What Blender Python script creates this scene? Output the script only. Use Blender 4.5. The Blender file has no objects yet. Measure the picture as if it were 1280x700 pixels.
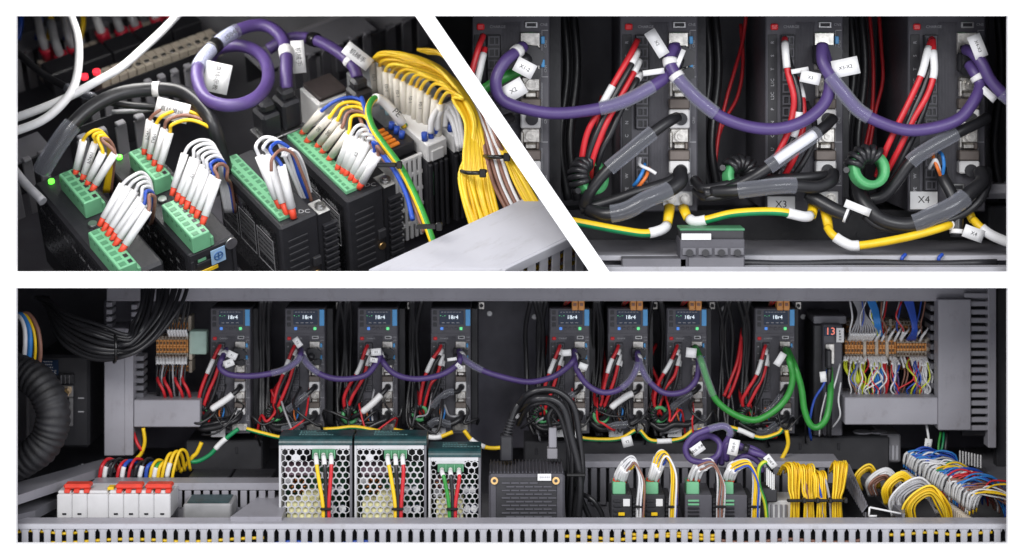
import bpy, math, random
from mathutils import Vector as V, Matrix
RN = random.Random(11); JR = random.Random(5)
SC = bpy.context.scene
COL = SC.collection
rad = math.radians

# ------------------------------------------------------------------ camera, world, lamps, exposure
D, H = 2.4, 0.30                       # camera stands D in front of the white board, H above its centre line
cam_d = bpy.data.cameras.new('camera')
cam = bpy.data.objects.new('camera', cam_d); COL.objects.link(cam)
cam.location = (0, -D, H); cam.rotation_euler = (rad(90), 0, 0)
cam_d.sensor_width = 36; cam_d.lens = 36 * D / 1.28
cam_d.shift_y = -H / 1.28
cam_d.clip_start = 0.05; cam_d.clip_end = 50
cam_d.dof.use_dof = True; cam_d.dof.focus_distance = D + 0.105
cam_d.dof.aperture_fstop = (cam_d.lens / 1000) / 0.018
SC.camera = cam
SC.view_settings.view_transform = 'Standard'
SC.view_settings.look = 'None'
SC.view_settings.gamma = 1
SC.view_settings.exposure = 0.0
w = bpy.data.worlds.new('World'); SC.world = w; w.use_nodes = True
w.node_tree.nodes['Background'].inputs[0].default_value = (0.90, 0.91, 1, 1)
w.node_tree.nodes['Background'].inputs[1].default_value = 0.80

def lamp(name, loc, target, sx, sy, power, col=(1, 1, 1)):
    d = bpy.data.lights.new(name, 'AREA'); d.shape = 'RECTANGLE'; d.size = sx; d.size_y = sy
    d.energy = power; d.color = col
    o = bpy.data.objects.new(name, d); COL.objects.link(o); o.location = loc
    o.rotation_euler = (V(target) - V(loc)).to_track_quat('-Z', 'Y').to_euler()
    return o
lamp('softbox', (-0.75, -1.75, 1.15), (0, 0.1, 0), 1.1, 0.8, 34, (1, 0.98, 0.96))
lamp('softbox', (0.9, -1.9, 0.8), (0, 0.1, 0), 0.9, 0.8, 20, (0.96, 0.98, 1))

lamp('softbox', (0.3, -1.7, -1.05), (0, 0.1, -0.1), 1.4, 0.4, 5, (1, 1, 1))  # low fill added to brighten the duct fronts
lamp('compartment_fill', (-0.42, 0.16, 0.40), (-0.30, 0.26, 0.12), 0.5, 0.10, 2.6, (1, 0.98, 0.95))  # added fill, hidden behind the board, brightens the upper left compartment

# ------------------------------------------------------------------ pixel helpers (board plane y = 0, 1 px = 1 mm there)
def at(px, py, y):
    s = (D + y) / D
    return V(((px - 640) / 1000 * s, y, H + ((350 - py) / 1000 - H) * s))
def zt(px, py, z):                      # where the sight line of a pixel meets the level z
    t = (350 - py) / 1000 - H
    s = (z - H) / t
    return at(px, py, D * (s - 1))
def pz(py, y): return at(640, py, y).z

# ------------------------------------------------------------------ materials
MATS = {}
def mat(name, col, rough=0.5, metal=0.0, var=0.12, scale=60, bump=0.0, emit=0.0, alpha=1.0, spec=0.5, coat=0.0, wear=None):
    if name in MATS: return MATS[name]
    m = bpy.data.materials.new(name); m.use_nodes = True
    nt = m.node_tree; b = nt.nodes['Principled BSDF']
    b.inputs['Roughness'].default_value = rough; b.inputs['Metallic'].default_value = metal
    b.inputs['Specular IOR Level'].default_value = spec
    if coat: b.inputs['Coat Weight'].default_value = coat; b.inputs['Coat Roughness'].default_value = 0.15
    tc = nt.nodes.new('ShaderNodeTexCoord')
    n = nt.nodes.new('ShaderNodeTexNoise'); n.inputs['Scale'].default_value = scale; n.inputs['Detail'].default_value = 5
    nt.links.new(tc.outputs['Object'], n.inputs['Vector'])
    r = nt.nodes.new('ShaderNodeValToRGB')
    r.color_ramp.elements[0].position = 0.32; r.color_ramp.elements[1].position = 0.68
    r.color_ramp.elements[0].color = (*[c * (1 - var) for c in col], 1)
    r.color_ramp.elements[1].color = (*[min(1, c * (1 + var)) for c in col], 1)
    nt.links.new(n.outputs['Fac'], r.inputs['Fac']); nt.links.new(r.outputs['Color'], b.inputs['Base Color'])
    if wear:                                  # smudges and fine scratches with a shape of their own
        mp = nt.nodes.new('ShaderNodeMapping'); mp.inputs['Scale'].default_value = (wear, wear * 0.25, wear * 0.6)
        nt.links.new(tc.outputs['Object'], mp.inputs['Vector'])
        sn = nt.nodes.new('ShaderNodeTexNoise'); sn.inputs['Scale'].default_value = 1; sn.inputs['Detail'].default_value = 9; sn.inputs['Roughness'].default_value = 0.72
        nt.links.new(mp.outputs['Vector'], sn.inputs['Vector'])
        sr = nt.nodes.new('ShaderNodeValToRGB'); sr.color_ramp.elements[0].position = 0.54; sr.color_ramp.elements[1].position = 0.72
        sr.color_ramp.elements[0].color = (1, 1, 1, 1); sr.color_ramp.elements[1].color = (0.80, 0.785, 0.76, 1)
        nt.links.new(sn.outputs['Fac'], sr.inputs['Fac'])
        mm = nt.nodes.new('ShaderNodeMix'); mm.data_type = 'RGBA'; mm.blend_type = 'MULTIPLY'; mm.inputs['Factor'].default_value = 1
        nt.links.new(r.outputs['Color'], mm.inputs[6]); nt.links.new(sr.outputs['Color'], mm.inputs[7])
        nt.links.new(mm.outputs[2], b.inputs['Base Color'])
    mr = nt.nodes.new('ShaderNodeMapRange')
    mr.inputs['To Min'].default_value = max(0.03, rough - 0.1); mr.inputs['To Max'].default_value = min(1, rough + 0.12)
    n2 = nt.nodes.new('ShaderNodeTexNoise'); n2.inputs['Scale'].default_value = scale * 3.1; n2.inputs['Detail'].default_value = 3
    nt.links.new(tc.outputs['Object'], n2.inputs['Vector'])
    nt.links.new(n2.outputs['Fac'], mr.inputs['Value']); nt.links.new(mr.outputs['Result'], b.inputs['Roughness'])
    if bump:
        bp = nt.nodes.new('ShaderNodeBump'); bp.inputs['Strength'].default_value = bump; bp.inputs['Distance'].default_value = 0.0008
        n3 = nt.nodes.new('ShaderNodeTexNoise'); n3.inputs['Scale'].default_value = 900; n3.inputs['Detail'].default_value = 2
        nt.links.new(tc.outputs['Object'], n3.inputs['Vector'])
        nt.links.new(n3.outputs['Fac'], bp.inputs['Height']); nt.links.new(bp.outputs['Normal'], b.inputs['Normal'])
    if emit:
        b.inputs['Emission Color'].default_value = (*col, 1); b.inputs['Emission Strength'].default_value = emit
    if alpha < 1: b.inputs['Alpha'].default_value = alpha
    MATS[name] = m
    return m
BLK = mat('black_plastic', (0.023, 0.023, 0.027), 0.42, bump=0.25)
BLKM = mat('black_painted_metal', (0.024, 0.024, 0.028), 0.5, bump=0.3)
BCAB = mat('black_cable_jacket', (0.016, 0.016, 0.018), 0.34, scale=30)
TIE = mat('black_nylon', (0.01, 0.01, 0.01), 0.3)
DRV = mat('charcoal_housing', (0.088, 0.086, 0.10), 0.5, bump=0.3, var=0.06, wear=90)
DRVD = mat('dark_charcoal_plastic', (0.03, 0.03, 0.034), 0.5, bump=0.2)
GREY = mat('grey_duct_pvc', (0.30, 0.295, 0.325), 0.42, var=0.11, bump=0.1, scale=12, wear=60)
MGREY = mat('mid_grey_duct_pvc', (0.37, 0.365, 0.40), 0.42, var=0.10, bump=0.1, scale=12, wear=60)
LGREY = mat('pale_grey_duct_pvc', (0.47, 0.47, 0.505), 0.4, var=0.07, bump=0.1, scale=12, wear=45)
DGREY = mat('dull_grey_metal', (0.16, 0.158, 0.175), 0.45, var=0.12, scale=20)
GPANEL = mat('grey_painted_steel', (0.27, 0.265, 0.285), 0.4, var=0.12, scale=9, wear=50)
WHT = mat('white_plastic', (0.74, 0.735, 0.73), 0.45, var=0.04)
CREAM = mat('cream_sleeve', (0.72, 0.68, 0.60), 0.5, var=0.05)
SLV = mat('white_marker_sleeve', (0.80, 0.80, 0.80), 0.42, var=0.04)
TAG = mat('white_label_card', (0.78, 0.78, 0.78), 0.5, var=0.04)
PUR = mat('purple_cable_jacket', (0.074, 0.044, 0.165), 0.42, var=0.1, scale=40, bump=0.1)
RED = mat('red_insulation', (0.56, 0.02, 0.028), 0.38, var=0.12)
REDF = mat('red_ferrule_collar', (0.78, 0.075, 0.035), 0.45)
GRN = mat('green_cable_jacket', (0.035, 0.28, 0.045), 0.4)
FER = mat('green_ferrite', (0.075, 0.36, 0.13), 0.4, var=0.12, scale=50)
PLUG = mat('green_terminal_plastic', (0.17, 0.46, 0.25), 0.45, var=0.06)
PLUGD = mat('deep_green_terminal_plastic', (0.07, 0.24, 0.12), 0.5)
YEL = mat('yellow_insulation', (0.86, 0.56, 0.015), 0.4, var=0.08)
YELS = [YEL, mat('deep_yellow_insulation', (0.76, 0.46, 0.01), 0.4, var=0.08), mat('bright_yellow_insulation', (0.92, 0.64, 0.04), 0.4, var=0.08)]
YGR = mat('yellow_green_insulation', (0.55, 0.6, 0.03), 0.4)
BLU = mat('blue_insulation', (0.022, 0.075, 0.42), 0.4)
LBLU = mat('light_blue_insulation', (0.03, 0.2, 0.55), 0.4)
BRN = mat('brown_insulation', (0.25, 0.12, 0.085), 0.45)
WWIRE = mat('white_insulation', (0.72, 0.72, 0.73), 0.4, var=0.05)
GWIRE = mat('grey_insulation', (0.36, 0.36, 0.38), 0.4)
ORG = mat('orange_terminal_plastic', (0.72, 0.32, 0.09), 0.5, var=0.1)
ORGD = mat('bright_orange_lever', (0.85, 0.25, 0.02), 0.4)
BEI = mat('beige_terminal_plastic', (0.5, 0.44, 0.36), 0.5, var=0.12)
SIL = mat('nickel_plated_metal', (0.60, 0.58, 0.54), 0.33, 0.9, var=0.3, scale=160)
STEEL = mat('brushed_steel', (0.5, 0.5, 0.5), 0.35, 1.0, var=0.2, scale=40)
BRASS = mat('brass', (0.7, 0.46, 0.2), 0.35, 1.0, var=0.1)
TAUPE = mat('taupe_connector_shell', (0.16, 0.135, 0.12), 0.4, 0.4)
TEAL = mat('dark_teal_enamel', (0.012, 0.05, 0.055), 0.35, var=0.3, scale=70)
BSTR = mat('blue_plastic', (0.10, 0.40, 0.78), 0.4)
INK = mat('black_ink', (0.02, 0.02, 0.02), 0.6)
WINK = mat('pale_ink', (0.45, 0.45, 0.47), 0.6)
TRED = mat('toggle_red', (0.72, 0.06, 0.035), 0.4)
CRMB = mat('cream_transformer', (0.86, 0.82, 0.46), 0.5, var=0.15)
SCRN = mat('black_screen', (0.014, 0.030, 0.066), 0.2, var=0.02)
LEDR = mat('lit_red_led', (1, 0.03, 0.05), 0.3, emit=1.6)
LEDD = mat('dim_red_led', (0.5, 0.015, 0.02), 0.2, emit=0.22)
LEDG = mat('lit_green_led', (0.12, 1, 0.05), 0.3, emit=2.5)
LEDW = mat('lit_white_segments', (0.8, 0.9, 1.0), 0.3, emit=0.9)
LEDSG = mat('lit_green_segments', (0.15, 0.8, 0.3), 0.3, emit=0.7)
LEDB = mat('lit_blue_button', (0.1, 0.3, 0.9), 0.3, emit=0.5)
SEG = mat('lit_red_segments', (0.9, 0.22, 0.15), 0.3, emit=0.7)
PSUW = mat('grey_white_painted_steel', (0.56, 0.56, 0.575), 0.45, var=0.05, scale=30, wear=80)
PWHT = mat('white_breaker_plastic', (0.66, 0.655, 0.66), 0.45, var=0.04)
def clear_film():
    m = bpy.data.materials.new('clear_shrink_tube'); m.use_nodes = True; nt = m.node_tree
    for n in list(nt.nodes):
        if n.type == 'BSDF_PRINCIPLED': nt.nodes.remove(n)
    out = [n for n in nt.nodes if n.type == 'OUTPUT_MATERIAL'][0]
    tr = nt.nodes.new('ShaderNodeBsdfTransparent'); tr.inputs['Color'].default_value = (0.95, 0.96, 0.98, 1)
    gl = nt.nodes.new('ShaderNodeBsdfPrincipled'); gl.inputs['Roughness'].default_value = 0.1
    gl.inputs['Base Color'].default_value = (0.72, 0.75, 0.85, 1); gl.inputs['Specular IOR Level'].default_value = 1.0; gl.inputs['Coat Weight'].default_value = 1.0
    lw = nt.nodes.new('ShaderNodeLayerWeight'); lw.inputs['Blend'].default_value = 0.35
    tc = nt.nodes.new('ShaderNodeTexCoord'); no = nt.nodes.new('ShaderNodeTexNoise'); no.inputs['Scale'].default_value = 70
    bp = nt.nodes.new('ShaderNodeBump'); bp.inputs['Strength'].default_value = 0.12; bp.inputs['Distance'].default_value = 0.001
    nt.links.new(tc.outputs['Object'], no.inputs['Vector']); nt.links.new(no.outputs['Fac'], bp.inputs['Height']); nt.links.new(bp.outputs['Normal'], gl.inputs['Normal'])
    mr = nt.nodes.new('ShaderNodeMapRange'); mr.inputs['To Min'].default_value = 0.07; mr.inputs['To Max'].default_value = 0.55
    nt.links.new(lw.outputs['Facing'], mr.inputs['Value'])
    mx = nt.nodes.new('ShaderNodeMixShader'); nt.links.new(mr.outputs['Result'], mx.inputs['Fac'])
    nt.links.new(tr.outputs['BSDF'], mx.inputs[1]); nt.links.new(gl.outputs['BSDF'], mx.inputs[2])
    nt.links.new(mx.outputs['Shader'], out.inputs['Surface'])
    return m
CLR = clear_film()
CLIP = mat('clear_green_clip', (0.62, 0.85, 0.74), 0.2, alpha=0.6)
WALLM = mat('dark_cabinet_paint', (0.085, 0.083, 0.098), 0.45, var=0.25, scale=14, bump=0.15)
BOARD = mat('white_board_paint', (0.93, 0.93, 0.93), 0.9, var=0.0, spec=0.1)

# ------------------------------------------------------------------ mesh accumulator
def catmull(pts, sub=6):
    if len(pts) < 3: 
        return [V(p) for p in pts]
    P = [2 * V(pts[0]) - V(pts[1])] + [V(p) for p in pts] + [2 * V(pts[-1]) - V(pts[-2])]
    out = []
    for i in range(1, len(P) - 2):
        p0, p1, p2, p3 = P[i - 1:i + 3]
        for k in range(sub):
            t = k / sub
            out.append(0.5 * ((2 * p1) + (p2 - p0) * t + (2 * p0 - 5 * p1 + 4 * p2 - p3) * t * t + (3 * p1 - p0 - 3 * p2 + p3) * t ** 3))
    out.append(P[-2].copy())
    return out
def portion(path, t0, t1):
    L = [0]
    for i in range(1, len(path)): L.append(L[-1] + (path[i] - path[i - 1]).length)
    T = L[-1] or 1e-9
    def pt(t):
        d = min(max(t, 0), 1) * T
        for i in range(1, len(path)):
            if L[i] >= d:
                u = (d - L[i - 1]) / max(1e-12, L[i] - L[i - 1])
                return path[i - 1].lerp(path[i], u)
        return path[-1].copy()
    n = max(3, int((t1 - t0) * len(path)))
    return [pt(t0 + (t1 - t0) * k / n) for k in range(n + 1)]

class MB:
    def __init__(s): s.v = []; s.f = []; s.mi = []; s.sm = []
    def face(s, idx, m=0, sm=False): s.f.append(idx); s.mi.append(m); s.sm.append(sm)
    def box(s, x0, x1, y0, y1, z0, z1, b=0.0, m=0, T=None):
        if x0 > x1: x0, x1 = x1, x0
        if y0 > y1: y0, y1 = y1, y0
        if z0 > z1: z0, z1 = z1, z0
        n = len(s.v)
        b = min(b, 0.45 * (x1 - x0), 0.45 * (y1 - y0), 0.45 * (z1 - z0))
        c = (V(((x0 + x1) / 2, (y0 + y1) / 2, (z0 + z1) / 2)))
        h = V(((x1 - x0) / 2, (y1 - y0) / 2, (z1 - z0) / 2))
        vs = []
        if b <= 0:
            for sx in (-1, 1):
                for sy in (-1, 1):
                    for sz in (-1, 1): vs.append(c + V((sx * h.x, sy * h.y, sz * h.z)))
            F = [(0, 1, 3, 2), (4, 6, 7, 5), (0, 4, 5, 1), (2, 3, 7, 6), (0, 2, 6, 4), (1, 5, 7, 3)]
        else:
            ix = {}
            for sx in (-1, 1):
                for sy in (-1, 1):
                    for sz in (-1, 1):
                        for ax in range(3):
                            o = [h.x - b, h.y - b, h.z - b]; o[ax] += b
                            ix[(sx, sy, sz, ax)] = len(vs)
                            vs.append(c + V((sx * o[0], sy * o[1], sz * o[2])))
            F = []
            for ax in range(3):
                a1, a2 = (ax + 1) % 3, (ax + 2) % 3
                for sg in (-1, 1):
                    q = []
                    for (p1, p2) in ((-1, -1), (1, -1), (1, 1), (-1, 1)):
                        k = [0, 0, 0]; k[ax] = sg; k[a1] = p1; k[a2] = p2
                        q.append(ix[(*k, ax)])
                    F.append(tuple(q if sg > 0 else q[::-1]))
                for p1 in (-1, 1):
                    for p2 in (-1, 1):
                        k0 = [0, 0, 0]; k0[ax] = -1; k0[a1] = p1; k0[a2] = p2
                        k1 = list(k0); k1[ax] = 1
                        q = [ix[(*k0, a1)], ix[(*k1, a1)], ix[(*k1, a2)], ix[(*k0, a2)]]
                        F.append(tuple(q if p1 * p2 < 0 else q[::-1]))
            for sx in (-1, 1):
                for sy in (-1, 1):
                    for sz in (-1, 1):
                        q = [ix[(sx, sy, sz, k)] for k in range(3)]
                        F.append(tuple(q if sx * sy * sz > 0 else q[::-1]))
        if T is not None: vs = [T @ v for v in vs]
        s.v += vs
        for f in F: s.face(tuple(n + i for i in f), m)
        return s
    def tube(s, pts, r, n=8, m=0, stripe=None, r1=None, caps=True, flat=1.0, rings=None):
        pts = [V(p) for p in pts]
        N = len(pts); base = len(s.v)
        t = (pts[1] - pts[0]).normalized()
        up = V((0, 0, 1)) if abs(t.z) < 0.9 else V((0, 1, 0))
        u = t.cross(up).normalized(); 
        for i in range(N):
            if i == 0: tn = pts[1] - pts[0]
            elif i == N - 1: tn = pts[-1] - pts[-2]
            else: tn = pts[i + 1] - pts[i - 1]
            if tn.length < 1e-9: tn = t
            tn.normalize()
            u = (u - tn * u.dot(tn))
            if u.length < 1e-6: u = tn.orthogonal()
            u.normalize(); vv = tn.cross(u)
            rr = r if r1 is None else r + (r1 - r) * i / (N - 1)
            if rings: rr = rr * rings[i]
            for k in range(n):
                a = 2 * math.pi * k / n
                s.v.append(pts[i] + u * math.cos(a) * rr + vv * math.sin(a) * rr * flat)
        for i in range(N - 1):
            for k in range(n):
                k2 = (k + 1) % n
                mm = m
                if stripe is not None and k in stripe[1]: mm = stripe[0]
                s.face((base + i * n + k, base + i * n + k2, base + (i + 1) * n + k2, base + (i + 1) * n + k), mm, True)
        if caps:
            s.face(tuple(base + k for k in reversed(range(n))), m)
            s.face(tuple(base + (N - 1) * n + k for k in range(n)), m)
        return s
    def prism(s, poly, vec, m=0):          # polygon of 3-D points pushed along vec
        n = len(poly); b = len(s.v); vec = V(vec)
        s.v += [V(p) for p in poly] + [V(p) + vec for p in poly]
        s.face(tuple(b + i for i in range(n)), m)
        s.face(tuple(b + n + i for i in reversed(range(n))), m)
        for i in range(n):
            j = (i + 1) % n
            s.face((b + j, b + i, b + n + i, b + n + j), m)
        return s
    def quadwall(s, outer, inner, m=0):    # ring of quads between two loops
        n = len(outer); b = len(s.v)
        s.v += [V(p) for p in outer] + [V(p) for p in inner]
        for i in range(n):
            j = (i + 1) % n
            s.face((b + i, b + j, b + n + j, b + n + i), m)
        return s
    def cyl(s, p0, p1, r, n=12, m=0, r1=None): return s.tube([p0, p1], r, n, m, r1=r1)
    def ring(s, c, R0, R1, wd, M, n=24, m=0, arc=(0, 360)):    # square-section ring, axis = local z of M
        prof = [(R0, -wd / 2), (R1 * 0.97, -wd / 2), (R1, -wd * 0.38), (R1, wd * 0.38), (R1 * 0.97, wd / 2), (R0, wd / 2)]
        b = len(s.v); k = len(prof)
        for i in range(n):
            a = rad(arc[0] + (arc[1] - arc[0]) * i / n)
            for (r, z) in prof: s.v.append(V(c) + M @ V((r * math.cos(a), r * math.sin(a), z)))
        for i in range(n):
            for q in range(k):
                s.face((b + i * k + q, b + ((i + 1) % n) * k + q, b + ((i + 1) % n) * k + (q + 1) % k, b + i * k + (q + 1) % k), m, True)
        return s
    def add(s, vs, fs, M, m=0):
        b = len(s.v); s.v += [M @ V(v) for v in vs]
        for f in fs: s.face(tuple(b + i for i in f), m)
        return s

W = {}
def build(mb, name, mats, parent=None, M=None, world=True):
    if not isinstance(mats, (list, tuple)): mats = [mats]
    if parent is not None: M = W[parent.name]
    elif M is None: M = Matrix.Translation(mb.v[0])
    vs = mb.v
    if world:
        Mi = M.inverted(); vs = [Mi @ v for v in vs]
    me = bpy.data.meshes.new(name)
    me.from_pydata([tuple(v) for v in vs], [], mb.f)
    for m in mats: me.materials.append(m)
    me.polygons.foreach_set('material_index', mb.mi)
    me.polygons.foreach_set('use_smooth', mb.sm)
    me.update()
    o = bpy.data.objects.new(name, me); COL.objects.link(o)
    if parent is not None: o.parent = parent
    else: o.matrix_world = M
    W[o.name] = M
    return o
def reuse(o, parent, off, rot=None):      # a further copy of one piece, mesh shared, moved inside its thing
    c = bpy.data.objects.new(o.name.split('.')[0], o.data); COL.objects.link(c)
    c.parent = parent; c.location = off
    if rot: c.rotation_euler = rot
    W[c.name] = W[parent.name]
    return c
def meta(o, label, cat, group=None):
    o['label'] = label; o['category'] = cat
    if group: o['group'] = group
    return o
def thing(name, label, cat, M, group=None):
    if not isinstance(M, Matrix): M = Matrix.Translation(V(M))
    o = bpy.data.objects.new(name, None); COL.objects.link(o); o.empty_display_size = 0.01
    o.matrix_world = M; W[o.name] = M
    return meta(o, label, cat, group)
def struct(mb, name, m):
    o = build(mb, name, m); o['kind'] = 'structure'; return o
def kids(o): return [c for c in o.children]
def dup(root, M, label=None, group=None):
    def cp(o, parent):
        c = o.copy(); COL.objects.link(c)
        if parent is not None: c.parent = parent
        W[c.name] = M
        for ch in list(o.children): cp(ch, c)
        return c
    c = cp(root, None); c.matrix_world = M
    if label: c['label'] = label
    if group: c['group'] = group
    return c
_T = {}
def glyphs(body):
    if body not in _T:
        cu = bpy.data.curves.new('t', 'FONT'); cu.body = body; cu.size = 1; cu.align_x = 'CENTER'; cu.align_y = 'CENTER'
        cu.resolution_u = 2
        ob = bpy.data.objects.new('t', cu)
        me = bpy.data.meshes.new_from_object(ob)
        _T[body] = ([v.co.copy() for v in me.vertices], [tuple(p.vertices) for p in me.polygons])
        bpy.data.objects.remove(ob); bpy.data.curves.remove(cu); bpy.data.meshes.remove(me)
    return _T[body]
def face_cam(pos, ang=0.0, yaw=0.0, pitch=0.0):      # frame whose xy plane faces -y, turned
    return Matrix.Translation(pos) @ Matrix.Rotation(rad(yaw), 4, 'Z') @ Matrix.Rotation(rad(pitch), 4, 'X') @ Matrix.Rotation(rad(90), 4, 'X') @ Matrix.Rotation(rad(ang), 4, 'Z')
def text(body, size, M, m, parent, name='lettering', world=True):
    vs, fs = glyphs(body)
    mb = MB().add(vs, fs, M @ Matrix.Scale(size, 4))
    return build(mb, name, m, parent, world=world)
ORD = ['first', 'second', 'third', 'fourth', 'fifth', 'sixth', 'seventh', 'eighth', 'ninth', 'tenth', 'eleventh', 'twelfth']

def cable(name, label, cat, pts, r, m, extra=(), group=None, n=8, sub=6, stripe=None, mats=None):
    if len(pts) > 4:                          # hand-laid cable: no curve is perfectly even
        pts = [V(p) + (V((JR.uniform(-1, 1), JR.uniform(-1, 1), JR.uniform(-1, 1))) * min(r * 0.22, 0.0011) if 0 < i < len(pts) - 1 else V((0, 0, 0))) for i, p in enumerate(pts)]
    path = catmull(pts, sub)
    mb = MB().tube(path, r, n, stripe=stripe)
    o = build(mb, name, mats or m)
    meta(o, label, cat, group)
    for e in extra:
        pn, t0, t1, rr, mm = e[:5]
        build(MB().tube(portion(path, t0, t1), rr, n), pn, mm, o)
    return o, path
def card(parent, pos, wd, ht, ang, yaw=0, pitch=0, txt=None, tsize=None, name='label_tag', strap=None, tang=0):
    M = face_cam(pos, ang, yaw, pitch)
    mb = MB(); 
    n = 5; b = 0
    # a slightly curled card with real thickness
    for side in (0, 1):
        for i in range(n):
            x = (i / (n - 1) - 0.5) * wd
            z = 0.05 * wd * (1 - (2 * i / (n - 1) - 1) ** 2) - side * 0.0006
            for yv in (-ht / 2, ht / 2): mb.v.append(M @ V((x, yv, z)))
    for i in range(n - 1):
        a = i * 2
        mb.face((a, a + 2, a + 3, a + 1), 0, True)
        c = n * 2 + i * 2
        mb.face((c, c + 1, c + 3, c + 2), 0, True)
        mb.face((a, c, c + 2, a + 2)); mb.face((a + 1, a + 3, c + 3, c + 1))
    mb.face((0, 1, n * 2 + 1, n * 2)); e = (n - 1) * 2; mb.face((e, n * 2 + e, n * 2 + e + 1, e + 1))
    o = build(mb, name, TAG, parent)
    if txt:
        text(txt, tsize or ht * 0.4, M @ Matrix.Translation((0, 0, 0.06 * wd)) @ Matrix.Rotation(rad(tang), 4, 'Z'), INK, o)
    return o
def band(parent, path, t, r, wd, m=None, name='cable_tie'):
    a = portion(path, max(0, t - wd), min(1, t + wd))
    o = build(MB().tube(a, r, 10), name, m or TIE, parent)
    return o

def print_bars(parent, x0, x1, y, rows, m):          # print too small to read: short strokes, upright rows of pixels
    """x0, x1 picture columns, y depth, rows (line, height)"""
    for (py, h) in rows:
        x = x0
        while x < x1 - .8:
            wdt = RN.uniform(.8, 2.0); a = at(x, py, y); e = at(min(x + wdt, x1), py + h, y)
            build(MB().box(a.x, e.x, y - .0001, y, e.z, a.z), 'printed_mark', m, parent); x += wdt + .7
# ------------------------------------------------------------------ white board with three openings, partitions and back walls
def board():
    mb = MB(); T = 0.008
    def q(*p): return [V(((x - 640) / 1000, 0, (350 - y) / 1000)) for x, y in p]
    E = (-90, -60, 1370, 760)
    pieces = [q((E[0], E[1]), (E[2], E[1]), (E[2], 20), (E[0], 20)), q((E[0], 680), (E[2], 680), (E[2], E[3]), (E[0], E[3])),
              q((E[0], 20), (20, 20), (20, 680), (E[0], 680)), q((1260, 20), (E[2], 20), (E[2], 680), (1260, 680)),
              q((20, 340), (1260, 340), (1260, 360), (20, 360)), q((519, 20), (543, 20), (762, 340), (737, 340))]
    for p in pieces:
        b = len(mb.v); mb.v += p + [v + V((0, T, 0)) for v in p]
        mb.face((b, b + 3, b + 2, b + 1)); mb.face((b + 4, b + 5, b + 6, b + 7))
    for loop in (q((20, 20), (519, 20), (737, 340), (20, 340)), q((543, 20), (1260, 20), (1260, 340), (762, 340)),
                 q((20, 360), (1260, 360), (1260, 680), (20, 680)), q((E[0], E[1]), (E[0], E[3]), (E[2], E[3]), (E[2], E[1]))):
        n = len(loop); b = len(mb.v); mb.v += loop + [v + V((0, T, 0)) for v in loop]
        for i in range(n): mb.face((b + i, b + (i + 1) % n, b + n + (i + 1) % n, b + n + i))
    o = build(mb, 'display_board', BOARD, M=Matrix())
    meta(o, 'white board with three openings that divides the wiring views', 'board')
board()
# partitions behind the board
def slab(a, b, y0, y1, name, th=0.004):      # wall between two picture points, running back into the depth
    p = [at(*a, y0), at(*b, y0), at(*b, y1), at(*a, y1)]
    nrm = (p[1] - p[0]).cross(p[3] - p[0]).normalized()
    struct(MB().prism([v - nrm * th / 2 for v in p], nrm * th), name, WALLM)
slab((-28, 350), (1308, 350), 0.010, 0.80, 'cabinet_partition')
slab((485.5, -52), (749.5, 347), 0.010, 0.795, 'cabinet_partition')
slab((-30, -52), (-30, 347), 0.010, 0.80, 'cabinet_side')
slab((1310, -52), (1310, 347), 0.010, 0.80, 'cabinet_side')
slab((-30, 353), (-30, 690), 0.010, 0.50, 'cabinet_side')
slab((1310, 353), (1310, 690), 0.010, 0.50, 'cabinet_side')
slab((-34, -54), (1314, -54), 0.010, 0.80, 'cabinet_top')
def backwall(px0, py0, px1, py1, y, name='cabinet_back_wall', m=None):
    a = at(px0, py0, y); b = at(px1, py1, y)
    struct(MB().box(a.x, b.x, y, y + 0.004, b.z, a.z), name, m or WALLM)
backwall(-34, -54, 1314, 349, 0.81)
struct(MB().prism([at(x, y, .37) for x, y in ((489, -51), (750, 346), (1307, 346), (1307, -51))], (0, .004, 0)), 'cabinet_back_wall', WALLM)
backwall(-34, 351, 1314, 700, 0.50)
FZ = -0.385
struct(MB().box(-0.81, 0.81, 0.010, 0.50, FZ - 0.004, FZ), 'cabinet_floor', GPANEL)

# ------------------------------------------------------------------ wiring ducts with fingers
def fingers(parent, origin, step, count, size, m, bev=0.0008):
    """a row of equal duct fingers; origin and step are world vectors, size a world box around each origin"""
    W0 = W[parent.name].inverted()
    mb = MB().box(-size[0] / 2, size[0] / 2, -size[1] / 2, size[1] / 2, -size[2] / 2, size[2] / 2, bev)
    for v in range(len(mb.v)): mb.v[v] = mb.v[v] + V(origin)
    first = build(mb, 'finger', m, parent)
    for i in range(1, count): reuse(first, parent, V(step) * i)
    return first

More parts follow.
